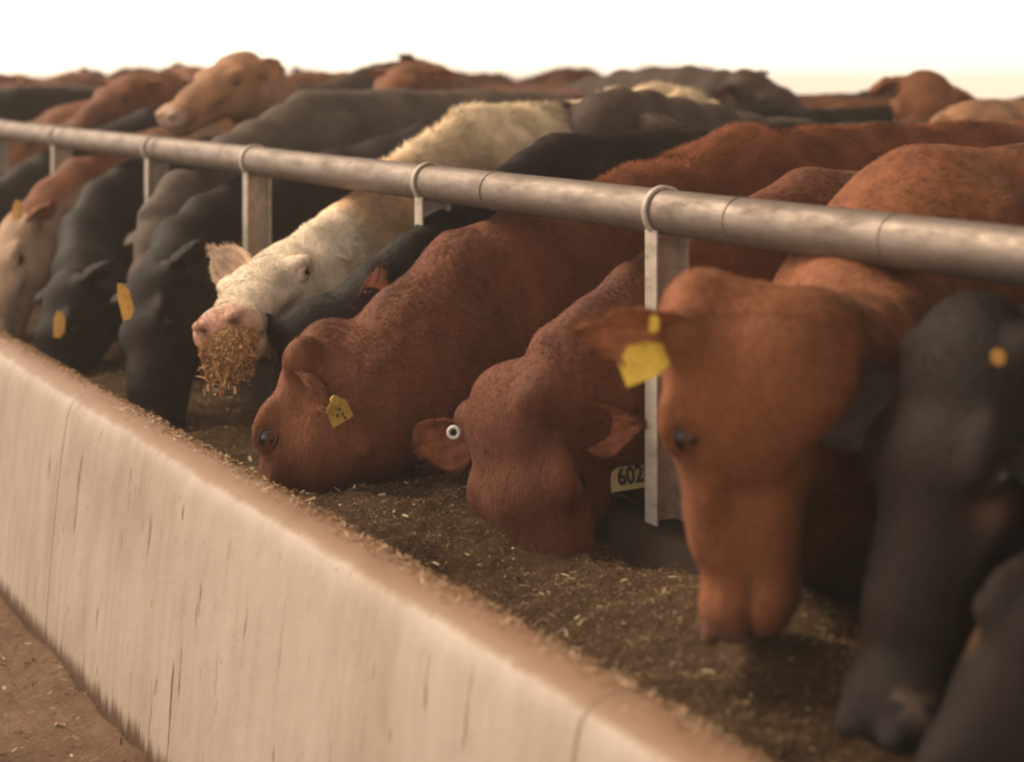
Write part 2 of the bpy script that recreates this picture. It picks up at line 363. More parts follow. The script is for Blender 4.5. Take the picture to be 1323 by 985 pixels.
# debris on lane
n = 9000
yy = .8+rng.random(n)*9; xx = .0+1.10*rng.random(n)
P = np.stack([xx, yy, np.full(n, -.163)+.018*np.clip((xx-.95)/.15, 0, 1)**1.5], 1)
chips('lane_litter', P, np.tile([0, 0, 1.], (n, 1)), .014, [(.26, .17, .10), (.16, .09, .05), (.38, .28, .18), (.1, .06, .035)], 'straw and feed litter lying on the dirt lane', lean=.25, cat='litter')

# ------------------------------------------------------------------ fence
RX, RZ, RR = 1.90, 1.008, .044
fe = empty('feed_fence', (RX, 6, 0)); tag(fe, 'galvanised pipe neck rail on channel posts above the trough', 'fence')
FO = np.array((RX, 6, 0))
def tube_y(name, y0, y1, r, n, mat, parent, seg=40, wob=.0):
    V, Fq = [], []
    for j in range(n):
        y = y0+(y1-y0)*j/(n-1)
        rr = r*(1+wob*mnoise.noise(Vector((y*5, 0, 1)))); dx = .002*mnoise.noise(Vector((y*1.1, 4, 1))); dz = .002*mnoise.noise(Vector((y*1.1, 9, 1)))
        for i in range(seg):
            a = 2*math.pi*i/seg; V.append((RX+dx+rr*math.cos(a), y, RZ+dz+rr*math.sin(a)))
    for j in range(n-1):
        for i in range(seg): a = j*seg+i; b_ = j*seg+(i+1) % seg; Fq.append((a, b_, b_+seg, a+seg))
    Fq.append(tuple(range(seg))); Fq.append(tuple((n-1)*seg+i for i in reversed(range(seg))))
    return meshobj(name, V, Fq, mat, parent, True, FO)
tube_y('rail', -1, 20, RR, 300, M_RAIL, fe, wob=.015)
def y_of(px, X):  # position along the trough of a point at X seen at column px
    t = (px-CX)/F; return X*(CT-t*ST)/(ST+t*CT)
def ring(name, y, r_in, r_out, w, mat, tilt=0):
    V, Fq = [], []; seg = 56
    prof = [(r_in, -w/2), (r_out-.0015, -w/2), (r_out, -w/2+.0015), (r_out, w/2-.0015), (r_out-.0015, w/2), (r_in, w/2)]
    for i in range(seg):
        a = 2*math.pi*i/seg
        for (r, q) in prof: V.append((RX+r*math.cos(a), y+q+tilt*math.sin(a), RZ+r*math.sin(a)))
    m = len(prof)
    for i in range(seg):
        for k in range(m): Fq.append((i*m+k, i*m+(k+1) % m, ((i+1) % seg)*m+(k+1) % m, ((i+1) % seg)*m+k))
    return meshobj(name, V, Fq, mat, fe, True, FO)
posts_px = [868, 562, 334, 204, 80]
py = [y_of(p, RX) for p in posts_px]
step = py[2]-py[1]
py = [py[0]-1.02] + py + [py[-1]+1.08*k for k in range(1, 9)]
def post(y):
    # channel section open towards the near end, web on the far side
    w, d, t = .078, .040, .006; x0, x1 = RX-.036, RX-.036+w; z1 = RZ-RR*.75
    pr = [(x0, y), (x0, y+d), (x1, y+d), (x1, y), (x1-t, y), (x1-t, y+d-t), (x0+t, y+d-t), (x0+t, y)]
    V = []; nz = 14
    for k in range(nz):
        z = .395+(z1-.395)*k/(nz-1)
        for (a, b_) in pr: V.append((a, b_, z))
    Fq = []
    for k in range(nz-1):
        for i in range(8): Fq.append((k*8+i, k*8+(i+1) % 8, (k+1)*8+(i+1) % 8, (k+1)*8+i))
    Fq.append(tuple(range(7, -1, -1))); Fq.append(tuple((nz-1)*8+i for i in range(8)))
    o = meshobj('post', V, Fq, M_POST, fe, False, FO)
    bm = o.modifiers.new('b', 'BEVEL'); bm.width = .0015; bm.segments = 2; bm.limit_method = 'ANGLE'
def base_plate(y):
    v_, f_ = [], []; box(v_, f_, RX-.045, RX+.056, y-.012, y+.07, .404, .4125)
    o = meshobj('base_plate', v_, f_, M_POST, fe, False, FO); bm = o.modifiers.new('b', 'BEVEL'); bm.width = .002; bm.segments = 2
    for bx_ in (.047,):
        V = [(RX+bx_+.009*math.cos(a), y+.02+.009*math.sin(a), z) for z in (.412, .424) for a in np.linspace(0, 2*math.pi, 7)[:-1]]
        meshobj('bolt', V, [tuple(6+i for i in range(6))]+[(i, (i+1) % 6, 6+(i+1) % 6, 6+i) for i in range(6)], M_POST, o, False, FO)
for i, y in enumerate(py):
    post(y)
    ring('collar', y+.024, RR+.0005, RR+.0075, .014, M_POST, tilt=.004)
for p in (641, 90, 212, 958, 1160):
    yj = y_of(p, RX); ring('weld_seam', yj, RR+.0002, RR+.0022, .006, M_RAIL)

# ------------------------------------------------------------------ implicit-surface cattle
class Field:
    def __init__(s, lo, hi, h):
        s.lo = np.array(lo, float); s.h = h
        s.n = np.ceil((np.array(hi)-s.lo)/h).astype(int)+1
        s.f = np.full(s.n, .5, dtype=np.float32)
    def region(s, lo, hi):
        a = np.clip(np.floor((np.array(lo)-s.lo)/s.h).astype(int), 0, s.n-1); b = np.clip(np.ceil((np.array(hi)-s.lo)/s.h).astype(int)+1, 1, s.n)
        if np.any(b <= a): return None
        gx = (s.lo[0]+s.h*np.arange(a[0], b[0])).astype(np.float32)[:, None, None]; gy = (s.lo[1]+s.h*np.arange(a[1], b[1])).astype(np.float32)[None, :, None]; gz = (s.lo[2]+s.h*np.arange(a[2], b[2])).astype(np.float32)[None, None, :]
        return (slice(a[0], b[0]), slice(a[1], b[1]), slice(a[2], b[2])), gx, gy, gz
    def add(s, sl_, d, k, sub=False):
        f = s.f[sl_]
        if sub:
            d = -d; hh = np.clip(.5-.5*(f-d)/k, 0, 1); s.f[sl_] = f+(d-f)*hh+k*hh*(1-hh)
        else:
            hh = np.clip(.5+.5*(f-d)/k, 0, 1); s.f[sl_] = f+(d-f)*hh-k*hh*(1-hh)
    def ell(s, c, A, r, k=.03, sub=False):
        c = np.asarray(c, float); A = np.asarray(A, float); r = np.asarray(r, float)
        ext = np.sqrt(((A*r[:, None])**2).sum(0))+k*1.2+s.h*2
        R = s.region(c-ext, c+ext)
        if R is None: return
        sl_, gx, gy, gz = R; gx, gy, gz = gx-c[0], gy-c[1], gz-c[2]
        q1 = [(gx*A[i][0]+gy*A[i][1]+gz*A[i][2])/r[i] for i in range(3)]
        k0 = np.sqrt(q1[0]**2+q1[1]**2+q1[2]**2)+1e-6
        k1 = np.sqrt((q1[0]/r[0])**2+(q1[1]/r[1])**2+(q1[2]/r[2])**2)+1e-6
        s.add(sl_, k0*(k0-1)/k1, k, sub)
    def seg(s, a, b, wa, ha, wb, hb, side, k=.04, e=None):
        """tapered elliptical segment; side = width direction, height dir perpendicular"""
        a = np.asarray(a, float); b = np.asarray(b, float); ax = b-a; L = np.linalg.norm(ax)+1e-9; ax = ax/L
        sd_ = nrm(side-ax*np.dot(side, ax)); hd = np.cross(ax, sd_)
        m = max(wa, ha, wb, hb)+k*1.2+s.h*2
        R = s.region(np.minimum(a, b)-m, np.maximum(a, b)+m)
        if R is None: return
        sl_, gx, gy, gz = R; gx, gy, gz = gx-a[0], gy-a[1], gz-a[2]
        t = gx*ax[0]+gy*ax[1]+gz*ax[2]; tc = np.clip(t, 0, L); u = tc/L
        w = wa+(wb-wa)*u; hh = ha+(hb-ha)*u; ex = (t-tc)
        qs = (gx*sd_[0]+gy*sd_[1]+gz*sd_[2])/w; qh = (gx*hd[0]+gy*hd[1]+gz*hd[2])/hh; re = np.minimum(w, hh) if e is None else e
        k0 = np.sqrt(qs**2+qh**2+(ex/re)**2)+1e-6
        k1 = np.sqrt((qs/w)**2+(qh/hh)**2+(ex/re/re)**2)+1e-6
        s.add(sl_, k0*(k0-1)/k1, k)
    def surface(s):
        f = s.f; ins = f < 0
        nx, ny, nz = f.shape
        cs = np.zeros((nx-1, ny-1, nz-1), dtype=np.int8)
        for i in (0, 1):
            for j in (0, 1):
                for k in (0, 1): cs += ins[i:nx-1+i, j:ny-1+j, k:nz-1+k]
        act = (cs > 0) & (cs < 8); ids = np.full(act.shape, -1, dtype=np.int64)
        ii = np.argwhere(act); ids[act] = np.arange(len(ii))
        acc = np.zeros((len(ii), 3)); cnt = np.zeros(len(ii))
        corners = [(i, j, k) for i in (0, 1) for j in (0, 1) for k in (0, 1)]
        for c0 in corners:
            for ax in range(3):
                if c0[ax] == 1: continue
                c1 = list(c0); c1[ax] = 1
                p0 = ii+np.array(c0); p1 = ii+np.array(c1)
                v0 = f[p0[:, 0], p0[:, 1], p0[:, 2]]; v1 = f[p1[:, 0], p1[:, 1], p1[:, 2]]
                cr = (v0 < 0) != (v1 < 0); t = np.where(cr, v0/(v0-v1+1e-12), 0)
                pt = p0+0.; pt[:, ax] += t; acc += pt*cr[:, None]; cnt += cr
        V = s.lo+s.h*acc/np.maximum(cnt, 1)[:, None]
        Qs = []
        for ax in range(3):
            sl0 = [slice(None)]*3; sl1 = [slice(None)]*3; sl0[ax] = slice(0, -1); sl1[ax] = slice(1, None)
            a_, b_ = ins[tuple(sl0)], ins[tuple(sl1)]
            e = np.argwhere(a_ != b_); u, v = [(1, 2), (2, 0), (0, 1)][ax]
            e = e[(e[:, u] > 0) & (e[:, v] > 0) & (e[:, u] < f.shape[u]-1) & (e[:, v] < f.shape[v]-1)]
            flip = a_[e[:, 0], e[:, 1], e[:, 2]]
            def g(du, dv):
                p = e.copy(); p[:, u] += du; p[:, v] += dv; return ids[p[:, 0], p[:, 1], p[:, 2]]
            q = np.stack([g(-1, -1), g(0, -1), g(0, 0), g(-1, 0)], 1)
            q[~flip] = q[~flip][:, ::-1]; Qs.append(q)
        Qs = np.concatenate(Qs); Qs = Qs[(Qs >= 0).all(1)]
        return V, Qs
def smooth_mesh(V, Q, it=2, lam=.5):
    n = len(V)
    e = np.concatenate([Q[:, [0, 1]], Q[:, [1, 2]], Q[:, [2, 3]], Q[:, [3, 0]]]); e = np.concatenate([e, e[:, ::-1]])
    cnt = np.bincount(e[:, 0], minlength=n)
    for k in range(it*2):
        acc = np.stack([np.bincount(e[:, 0], V[e[:, 1], c], minlength=n) for c in range(3)], 1)/np.maximum(cnt, 1)[:, None]
        V = V+(acc-V)*(lam if k % 2 == 0 else -lam*.94)
    return V
def vnormals(V, Q):
    fn = np.cross(V[Q[:, 2]]-V[Q[:, 0]], V[Q[:, 3]]-V[Q[:, 1]]); n = np.zeros_like(V)
    for i in range(4):
        for c in range(3): n[:, c] += np.bincount(Q[:, i], fn[:, c], minlength=len(V))
    return n/(np.linalg.norm(n, axis=1)[:, None]+1e-12)
def vnoise(P, s, seed=0):
    """cheap smooth pseudo noise, -1..1"""
    p = P*s+seed*1.37; v = 0; a = 1; t = 0
    for k in range(4):
        v = v+a*np.sin(p[:, 0]+1.7*np.sin(p[:, 1]*.9+k+seed))*np.cos(p[:, 2]*1.1+1.3*np.sin(p[:, 0]*1.2-k)+p[:, 1]*.8); t += a; a *= .55; p = p*2.03+3.1
    return v/t

def ear_mesh(base, d, face, L, Wd, outer, inner, cup=.35, tipc=None, seed=0):
    """leaf shaped cupped ear; d = direction it points, face = direction the opening looks"""
    d = nrm(d); face = nrm(np.asarray(face)-d*np.dot(face, d)); sdv = np.cross(d, face)
    nu, nv = 22, 13; V = []; Col = []
    for layer in (0, 1):
        for i in range(nu):
            u = i/(nu-1); w = Wd*(.36+.64*math.sin(math.pi*min(1, u*1.15+.02))**.8)*(1 if u < .72 else math.sqrt(max(0, 1-((u-.72)/.28)**2))+.02)
            for j in range(nv):
                v = -1+2*j/(nv-1)
                depth = cup*w*(1-v*v)*(1.25-.75*u)+(.012+.01*(1-u) if layer else 0)*(1-.85*v*v)
                p = np.asarray(base)+d*(u*L-.012)+sdv*(v*w*(1-.12*(1-u)))-face*(depth)+face*(-.18*L*u*u)
                p = p+.0025*np.array([math.sin(9*u+5*v+seed), math.cos(7*v+8*u), math.sin(11*u-6*v)])
                V.append(p)
                c = np.array(inner if layer == 0 else outer, float)
                if layer == 0:
                    rim = max(abs(v)**3, max(0, (u-.7)/.3)**2); c = c*(1-rim*.7)+np.array(outer)*rim*.7
                    c = c*(1+.22*math.sin(v*14+3*u)+.1*math.sin(u*20+v*4))
                Col.append(np.clip(c, 0, 1))
    Q = []
    for layer in (0, 1):
        o = layer*nu*nv
        for i in range(nu-1):
            for j in range(nv-1):
                q = [o+i*nv+j, o+i*nv+j+1, o+(i+1)*nv+j+1, o+(i+1)*nv+j]; Q.append(q if layer == 0 else q[::-1])
    for i in range(nu-1):
        for j in (0, nv-1):
            a, b_ = i*nv+j, (i+1)*nv+j; o = nu*nv; q = [a, b_, o+b_, o+a]; Q.append(q if j == 0 else q[::-1])
    for j in range(nv-1):
        a = (nu-1)*nv+j; o = nu*nv; Q.append([a, a+1, o+a+1, o+a][::-1])
    return np.array(V), np.array(Q), np.array(Col)

def uvsphere(c, r, A=np.eye(3), nu=20, nv=12):
    V = []; Q = []
    for i in range(nv+1):
        t = math.pi*i/nv
        for j in range(nu):
            a = 2*math.pi*j/nu; l = np.array([math.cos(t), math.sin(t)*math.cos(a), math.sin(t)*math.sin(a)])*r
            V.append(np.asarray(c)+l@A)
    for i in range(nv):
        for j in range(nu): Q.append([i*nu+j, i*nu+(j+1) % nu, (i+1)*nu+(j+1) % nu, (i+1)*nu+j])
    return np.array(V), np.array(Q)

PAL = dict(
    red=dict(base=(.136, .046, .023), dark=(.085, .030, .018), light=(.27, .105, .05), ear=(.30, .11, .055), nose=(.12, .055, .04)),
    bright=dict(base=(.21, .075, .031), dark=(.13, .042, .022), light=(.34, .135, .06), ear=(.36, .14, .065), nose=(.22, .10, .075)),
    black=dict(base=(.012, .0078, .0056), dark=(.008, .0054, .0042), light=(.032, .019, .012), ear=(.045, .032, .026), nose=(.03, .025, .024)),
    darkbrown=dict(base=(.062, .038, .027), dark=(.035, .022, .017), light=(.11, .068, .045), ear=(.24, .09, .055), nose=(.05, .035, .03)),
    grey=dict(base=(.105, .078, .060), dark=(.06, .045, .036), light=(.18, .135, .10), ear=(.2, .15, .11), nose=(.08, .06, .05)),
    tan=dict(base=(.36, .185, .095), dark=(.20, .10, .055), light=(.52, .32, .19), ear=(.42, .22, .12), nose=(.50, .33, .24)),
    white=dict(base=(.80, .64, .43), dark=(.62, .42, .24), light=(.88, .78, .60), ear=(.62, .42, .30), nose=(.62, .34, .25)),
)

def build_cow(name, sp, parent_copy=None):
    s = sp.get('s', 1.0); col = PAL[sp['coat']]; h = sp.get('vox', .012); seed = sp.get('seed', 1)
    Wp = np.array([*sp['W'], 0.]); Rp = np.array([*sp['R'], 0.]); zw = sp['z']; zr = sp.get('zr', zw+.02)
    P = np.asarray(sp['poll'], float); Mz = np.asarray(sp['muzzle'], float); U = np.asarray(sp['up'], float)
    fx = nrm(Mz-P); fz = nrm(U-fx*np.dot(U, fx)); fy = np.cross(fz, fx); A = np.array([fx, fy, fz])
    YS = 1.1; hl = lambda x, y, z: P+s*(fx*x+fy*y*YS+fz*z)
    t = nrm(Rp-Wp); sd_ = np.cross([0, 0, 1.], t); upv = np.array([0, 0, 1.]); L = np.linalg.norm(Rp-Wp); bw = sp.get('bw', .9)
    Bp = lambda a, b_, z: Wp+t*a+sd_*b_+upv*z
    pts = np.array([P, Mz, Wp+[0, 0, zw], Rp+[0, 0, zr], Wp, Rp, hl(.5, 0, 0)])
    lo = pts.min(0)-.42; hi = pts.max(0)+.42; lo[2] = sp.get('zmin', -.02); hi[2] = pts[:, 2].max()+.2
    fd = Field(lo, hi, h)
    # trunk
    sg = lambda a, b_, wa, ha, wb, hb, k=.05, side=sd_: fd.seg(a, b_, wa, ha, wb, hb, side, k)
    st = [(-.20, zw-.36, .15, .23), (.02, zw-.33, .215, .325), (.30, zw-.36, .26, .35), (.62*L, zw-.37, .29, .365), (.86*L, zr-.31, .25, .30), (L, zr-.27, .20, .25)]
    for (a, za, wa, ha), (b_, zb, wb, hb) in zip(st[:-1], st[1:]):
        sg(Bp(a, 0, za), Bp(b_, 0, zb), wa*bw, ha, wb*bw, hb, .05)
    sg(Bp(-.02, 0, zw-.05), Bp(.45, 0, zw-.055), .05, .05, .045, .05, .06); sg(Bp(.45, 0, zw-.055), Bp(L, 0, zr-.06), .045, .05, .05, .05, .06)
    for q in (-1, 1):
        fd.ell(Bp(.04, q*.165*bw, zw-.32), np.array([t, sd_, upv]), (.12, .07, .24), .05)
        fd.ell(Bp(-.10, q*.13*bw, zw-.46), np.array([t, sd_, upv]), (.11, .085, .12), .05)
        fd.ell(Bp(.80*L, q*.19*bw, zr-.07), np.array([t, sd_, upv]), (.07, .06, .05), .05)
        fd.ell(Bp(.97*L, q*.12*bw, zr-.28), np.array([t, sd_, upv]), (.15, .11, .24), .05)
        fd.ell(Bp(1.1*L, q*.055, zr-.08), np.array([t, sd_, upv]), (.04, .03, .03), .05)
        if not sp.get('nolegs'):
            o = .14*q*bw
            sg(Bp(.0, o, zw-.55), Bp(.02, o, .42), .075, .10, .05, .055); sg(Bp(.02, o, .42), Bp(.03, o, .08), .036, .036, .035, .035, .02); fd.ell(Bp(.01, o, .04), np.array([t, sd_, upv]), (.07, .05, .05), .02)
            sg(Bp(.95*L, o, zr-.45), Bp(.90*L, o, .62), .09, .16, .06, .09); sg(Bp(.90*L, o, .62), Bp(1.07*L, o, .42), .055, .07, .04, .045, .02); sg(Bp(1.07*L, o, .42), Bp(1.02*L, o, .07), .035, .038, .034, .035, .02); fd.ell(Bp(1.0*L, o, .04), np.array([t, sd_, upv]), (.07, .05, .05), .02)
    tl = L+.20
    sg(Bp(L+.13, 0, zr-.10), Bp(tl, 0, zr-.35), .03, .03, .02, .02, .03); sg(Bp(tl, 0, zr-.35), Bp(tl, 0, .35), .018, .018, .03, .03, .02)
    # neck: bezier from shoulders to back of skull
    n0 = Bp(.02, 0, zw-.27); n3 = hl(*sp.get('n3', (.055, 0, -.135)))
    n1 = n0-t*sp.get('n1', .38)+upv*sp.get('n1z', .0); n2 = n3-fx*sp.get('n2', .16)*s-fz*.02
    if 'n2v' in sp: n2 = n3+np.array(sp['n2v'])
    K = 9; ns = sp.get('neck', 1.0)
    if 'nr' in sp:      # passes under the rail at this (y, z)
        nr = np.array([RX, sp['nr'][0], sp['nr'][1]])
        ctl = [n0+(n0-nr)*.6+upv*sp.get('arch', .10), n0, nr, n3, n3+(fx*.5-fz*.4)*s*.3]
        def cr(a, b_, c_, d_, u): return .5*((2*b_)+(c_-a)*u+(2*a-5*b_+4*c_-d_)*u*u+(-a+3*b_-3*c_+d_)*u**3)
        B = lambda u: cr(*ctl[0:4], u/.6) if u < .6 else cr(*ctl[1:5], (u-.6)/.4)
    else: B = lambda u: (1-u)**3*n0+3*u*(1-u)**2*n1+3*u*u*(1-u)*n2+u**3*n3
    ws = np.interp(np.linspace(0, 1, K), [0, .35, .7, 1], [.17*bw, .125, .095, .088*s])*ns
    hs = np.interp(np.linspace(0, 1, K), [0, .35, .7, 1], [.27, .235, .165, .095*s])*ns
    if 'nr' in sp: hs = np.interp(np.linspace(0, 1, K), [0, .35, .6, .8, 1], [.27, .25, sp.get('nh', .205), .155, sp.get('ne', .095)*s])
    nb = np.array([B(u) for u in np.linspace(0, 1, K)])
    for i in range(K-1):
        u = (i+.5)/(K-1); s1 = sd_ if np.dot(sd_, fy) > 0 else -sd_
        side = s1*(1-u**1.5)+fy*u**1.5
        fd.seg(nb[i], nb[i+1], ws[i], hs[i], ws[i+1], hs[i+1], side, .05)
        if i < K-1:   # crest
            ax = nrm(nb[i+1]-nb[i]); hv = nrm(np.cross(ax, side)); hv = hv if hv[2] > 0 or np.dot(hv, t) > .5 else -hv
    # dewlap / throat fold
    thr = hl(.10, 0, -.19); bris = Bp(-.20, 0, zw-.62)
    mid = (thr+bris)/2+np.array([0, 0, -.02])
    dw_ = sp.get('dew', 1); fd.seg(thr, mid, .03*dw_, .05*dw_, .03*dw_, .07*dw_, sd_, .07); fd.seg(mid, bris, .03*dw_, .07*dw_, .05*dw_, .08*dw_, sd_, .07)
    # folds of skin across the side of the neck
    if sp.get('folds'):
        for q in (-1, 1):
            for j, u in enumerate(np.linspace(.42, .93, 6)):
                c = B(u); tg = nrm(B(min(1, u+.03))-B(u-.03)); i_ = u*(K-1); w_ = np.interp(i_, range(K), ws); h_ = np.interp(i_, range(K), hs)
                s1 = sd_ if np.dot(sd_, fy) > 0 else -sd_
                side = nrm(s1*(1-u)+fy*u); side = nrm(side-tg*np.dot(side, tg)); hv = np.cross(tg, side)
                if hv[2] > 0: hv = -hv
                p1 = c+side*q*w_*.98-hv*h_*.15+tg*.01*j; p2 = c+side*q*w_*.72+hv*h_*.72+tg*(.05+.01*j)
                fd.seg(p1, p2, .012, .008, .014, .010, tg, .022)
    # ---- head
    kk = .022*s
    E = lambda x, y, z, rx, ry, rz, k=kk, sub=False: fd.ell(hl(x, y, z), A, (rx*s, ry*s*YS, rz*s), k, sub)
    G = lambda a, b_, wa, ha, wb, hb, k=kk: fd.seg(hl(*a), hl(*b_), wa*s*YS, ha*s, wb*s*YS, hb*s, fy, k)
    E(.045, 0, -.070, .085, .088, .075, .04); E(-.005, 0, -.045, .05, .065, .045, .03)
    G((.04, 0, -.062), (.17, 0, -.062), .094, .062, .090, .060, .03)
    G((.16, 0, -.068), (.33, 0, -.085), .080, .064, .061, .056, .03)
    G((.30, 0, -.085), (.43, 0, -.10), .054, .052, .057, .046, .03)
    E(.440, 0, -.100, .052, .074, .054, .025); E(.43, 0, -.150, .045, .055, .032, .02)
    G((.12, 0, -.16), (.40, 0, -.155), .056, .055, .044, .036, .035)
    for q in (-1, 1):
        E(.13, q*.050, -.135, .105, .042, .082, .03)
        E(.150, q*.083, -.038, .050, .024, .022, .02)
        E(.22, q*.062, -.090, .07, .022, .018, .02)
        E(.02, q*.088, -.060, .040, .032, .034, .02)
        E(.176, q*.101, -.062, .026, .016, .018, .012, True)
        E(.487, q*.034, -.088, .016, .013, .011, .008, True)
        E(.478, q*.036, -.070, .02, .02, .01, .012)
    for x_, w_ in ((.485, .03), (.46, .052), (.42, .058), (.38, .055)):
        for q in (-1, 1): E(x_, q*w_, -.133-.02*(.48-x_), .026, .014, .0035, .006, True)
    if 'nr' in sp:   # the rail presses a dent into the neck
        c_ = [RX, (lo[1]+hi[1])/2, RZ+.02]; dz_ = sp.get('dent', .075); fd.ell(c_, np.eye(3), (.062*dz_/.075, 3.0, dz_), .05, True)
    V, Q = fd.surface()
    V = smooth_mesh(V, Q, 1)
    Nn = vnormals(V, Q)
    loc = ((V-P)@A.T)/s; loc[:, 1] /= YS
    hm = np.clip(1-np.clip((np.abs(loc[:, 1])-.10)/.05, 0, 1)-np.clip((-.0-loc[:, 0])/.1, 0, 1)-np.clip((-.21-loc[:, 2])/.05, 0, 1)-np.clip((loc[:, 0]-.55)/.05, 0, 1)-np.clip((loc[:, 2]-.05)/.05, 0, 1), 0, 1)
    disp = .006*vnoise(V, 9, seed)*(1-hm*.75)+.0012*vnoise(V, 37, seed+3)*(1-hm)
    V = V+Nn*disp[:, None]
    # ---- colour
    nz = .5+.5*vnoise(V, 5, seed+1); nf = .5+.5*vnoise(V, 22, seed+2)
    b0, d0, l0 = (np.array(col[k]) for k in ('base', 'dark', 'light'))
    cc = b0+(l0-b0)*np.clip((nz-.55)*1.3, 0, 1)[:, None]*.6; cc = cc+(d0-cc)*np.clip((.42-nz)*2, 0, 1)[:, None]*.7
    cc = cc*(.94+.12*nf)[:, None]
    fn_ = sp.get('paint')
    if fn_: cc = fn_(V, loc, cc, nz, nf)
    nose = np.clip((loc[:, 0]-.435)/.03, 0, 1)*hm*(loc[:, 2] > -.15)
    cc = cc*(1-nose[:, None])+np.array(sp.get('nose', col['nose']))*nose[:, None]
    ns_ = np.exp(-((loc[:, 0]-.487)/.016)**2-((np.abs(loc[:, 1])-.034)/.012)**2-((loc[:, 2]+.088)/.013)**2); mo_ = np.exp(-((loc[:, 2]+.133+.02*(.48-loc[:, 0]))/.005)**2)*(loc[:, 0] > .37)*(loc[:, 0] < .6)*(np.abs(loc[:, 1]) < .1)
    dk_ = np.clip(np.maximum(ns_*1.1, mo_*.7), 0, 1)[:, None]; cc = cc*(1-dk_)+np.array([.012, .008, .007])*dk_
    eyep = np.minimum(np.linalg.norm(loc-np.array([.172, .096, -.06]), axis=1), np.linalg.norm(loc-np.array([.172, -.096, -.06]), axis=1))
    rim = np.clip(1-(eyep-.010)/.018, 0, 1); rimc = np.array(sp.get('rim', b0*.75)); cc = cc*(1-rim[:, None]*.8)+rimc*rim[:, None]*.8
    root = parent_copy or empty(name, (Wp[0], Wp[1], 0)); org = np.array(root.location)
    body = fast_mesh('body', V-org, Q, M_COATB if sp['coat'] == 'black' else M_COAT, root, col=cc, smooth=True, quads=True)
    # ---- hair blades
    nh = sp.get('hair', 0)
    if nh:
        vis = (V[:, 2] > .3) & (V[:, 0] < 5)
        tri = Q[vis[Q[:, 0]]]
        cen = V[tri].mean(1); ar = np.linalg.norm(np.cross(V[tri[:, 2]]-V[tri[:, 0]], V[tri[:, 3]]-V[tri[:, 1]]), axis=1)
        dc = np.linalg.norm(cen-np.array([0, 0, H]), axis=1); sg_ = sp.get('shag')
        wgt = ar/dc**2; 
        if sg_ is not None: wgt = wgt*(1+2*sg_(cen))
        wgt /= wgt.sum(); pick = rng.choice(len(tri), nh, p=wgt); T4 = tri[pick]
        r = rng.random((nh, 4)); r /= r.sum(1)[:, None]
        p = (V[T4]*r[:, :, None]).sum(1); nn = Nn[T4[:, 0]]; c = cc[T4[:, 0]]; hl_ = ((p-P)@A.T)/s
        onhead = (hl_[:, 0] > .0) & (np.abs(hl_[:, 1]) < .14) & (hl_[:, 2] > -.22) & (hl_[:, 0] < .55) & (hl_[:, 2] < .05)
        flow = np.where(onhead[:, None], fx*.8+np.array([0, 0, -.1]), nrm(t*.8-upv*.6))
        tw = np.stack([vnoise(p, 17, 5), vnoise(p, 17, 9), vnoise(p, 17, 12)], 1)
        flow = flow+.55*tw+.35*rng.normal(size=(nh, 3))
        ln = sp.get('hlen', .012)*(.6+.8*rng.random(nh)); lift = np.full(nh, sp.get('lift', .18))
        if sg_ is not None: g_ = sg_(p); ln = ln*(1+1.6*g_); flow = flow+.8*g_[:, None]*tw; lift = lift+.25*g_
        ln = np.where(onhead, ln*.65, ln)
        flow = flow-nn*(flow*nn).sum(1)[:, None]; flow /= np.linalg.norm(flow, axis=1)[:, None]+1e-9
        dr = flow+nn*lift[:, None]; dr /= np.linalg.norm(dr, axis=1)[:, None]
        sdv = np.cross(dr, nn); sdv /= np.linalg.norm(sdv, axis=1)[:, None]+1e-9
        w = .0009+.0010*rng.random(nh)
        HV = np.stack([p-sdv*w[:, None], p+sdv*w[:, None], p+dr*ln[:, None]-nn*.001], 1).reshape(-1, 3)-org
        hc = np.repeat(c*(.80+.48*rng.random((nh, 1))), 3, 0); hn = nn*.88+dr*.2; hn /= np.linalg.norm(hn, axis=1)[:, None]
        fast_mesh('hair', HV, np.arange(nh*3).reshape(-1, 3), M_HAIR, root, col=np.clip(hc, 0, 1), smooth=True, normals=np.repeat(hn, 3, 0))
    # ---- eyes
    for q in (-1, 1):
        v, f = uvsphere(hl(.172, q*.086, -.058), .0205*s*np.array([1, 1, 1]), A)
        ey = meshobj('eye', v, f, M_EYE, root, True, org)
        if h < .02:
            ce = hl(.172, q*.086, -.058); Re = .0228*s; LV = []; LC = []; eyc = cc[(np.linalg.norm(loc-np.array([.17, q*.09, -.06]), axis=1) < .06)].mean(0); na = 28; rings = 7
            for i in range(na):
                a = 2*math.pi*i/na; ia = .0155*s*math.cos(a); ib = (.0085 if math.sin(a) > 0 else .0075)*s*math.sin(a)
                oa, ob = .028*s*math.cos(a), .020*s*math.sin(a)
                for k_ in range(rings):
                    w_ = k_/(rings-1); x_ = ia+(oa-ia)*w_; z_ = ib+(ob-ib)*w_; rho = math.hypot(x_, z_)
                    o_ = math.sqrt(max(Re**2-min(rho, Re*.99)**2, 0))*(1-w_)**.35 if rho < Re else 0
                    o_ = Re*(math.cos(min(1, rho/(.0285*s))*math.pi/2)**.8)-.004*s*w_ + (.0012*s if k_ == 1 else 0)
                    LV.append(ce+fx*x_+fz*(z_+.001)+fy*q*o_); LC.append(np.array(rimc)*.55*(1-w_)**2+eyc*(1-(1-w_)**2))
            LF = [(i*rings+k_, ((i+1) % na)*rings+k_, ((i+1) % na)*rings+k_+1, i*rings+k_+1) for i in range(na) for k_ in range(rings-1)]
            if q > 0: LF = [f_[::-1] for f_ in LF]
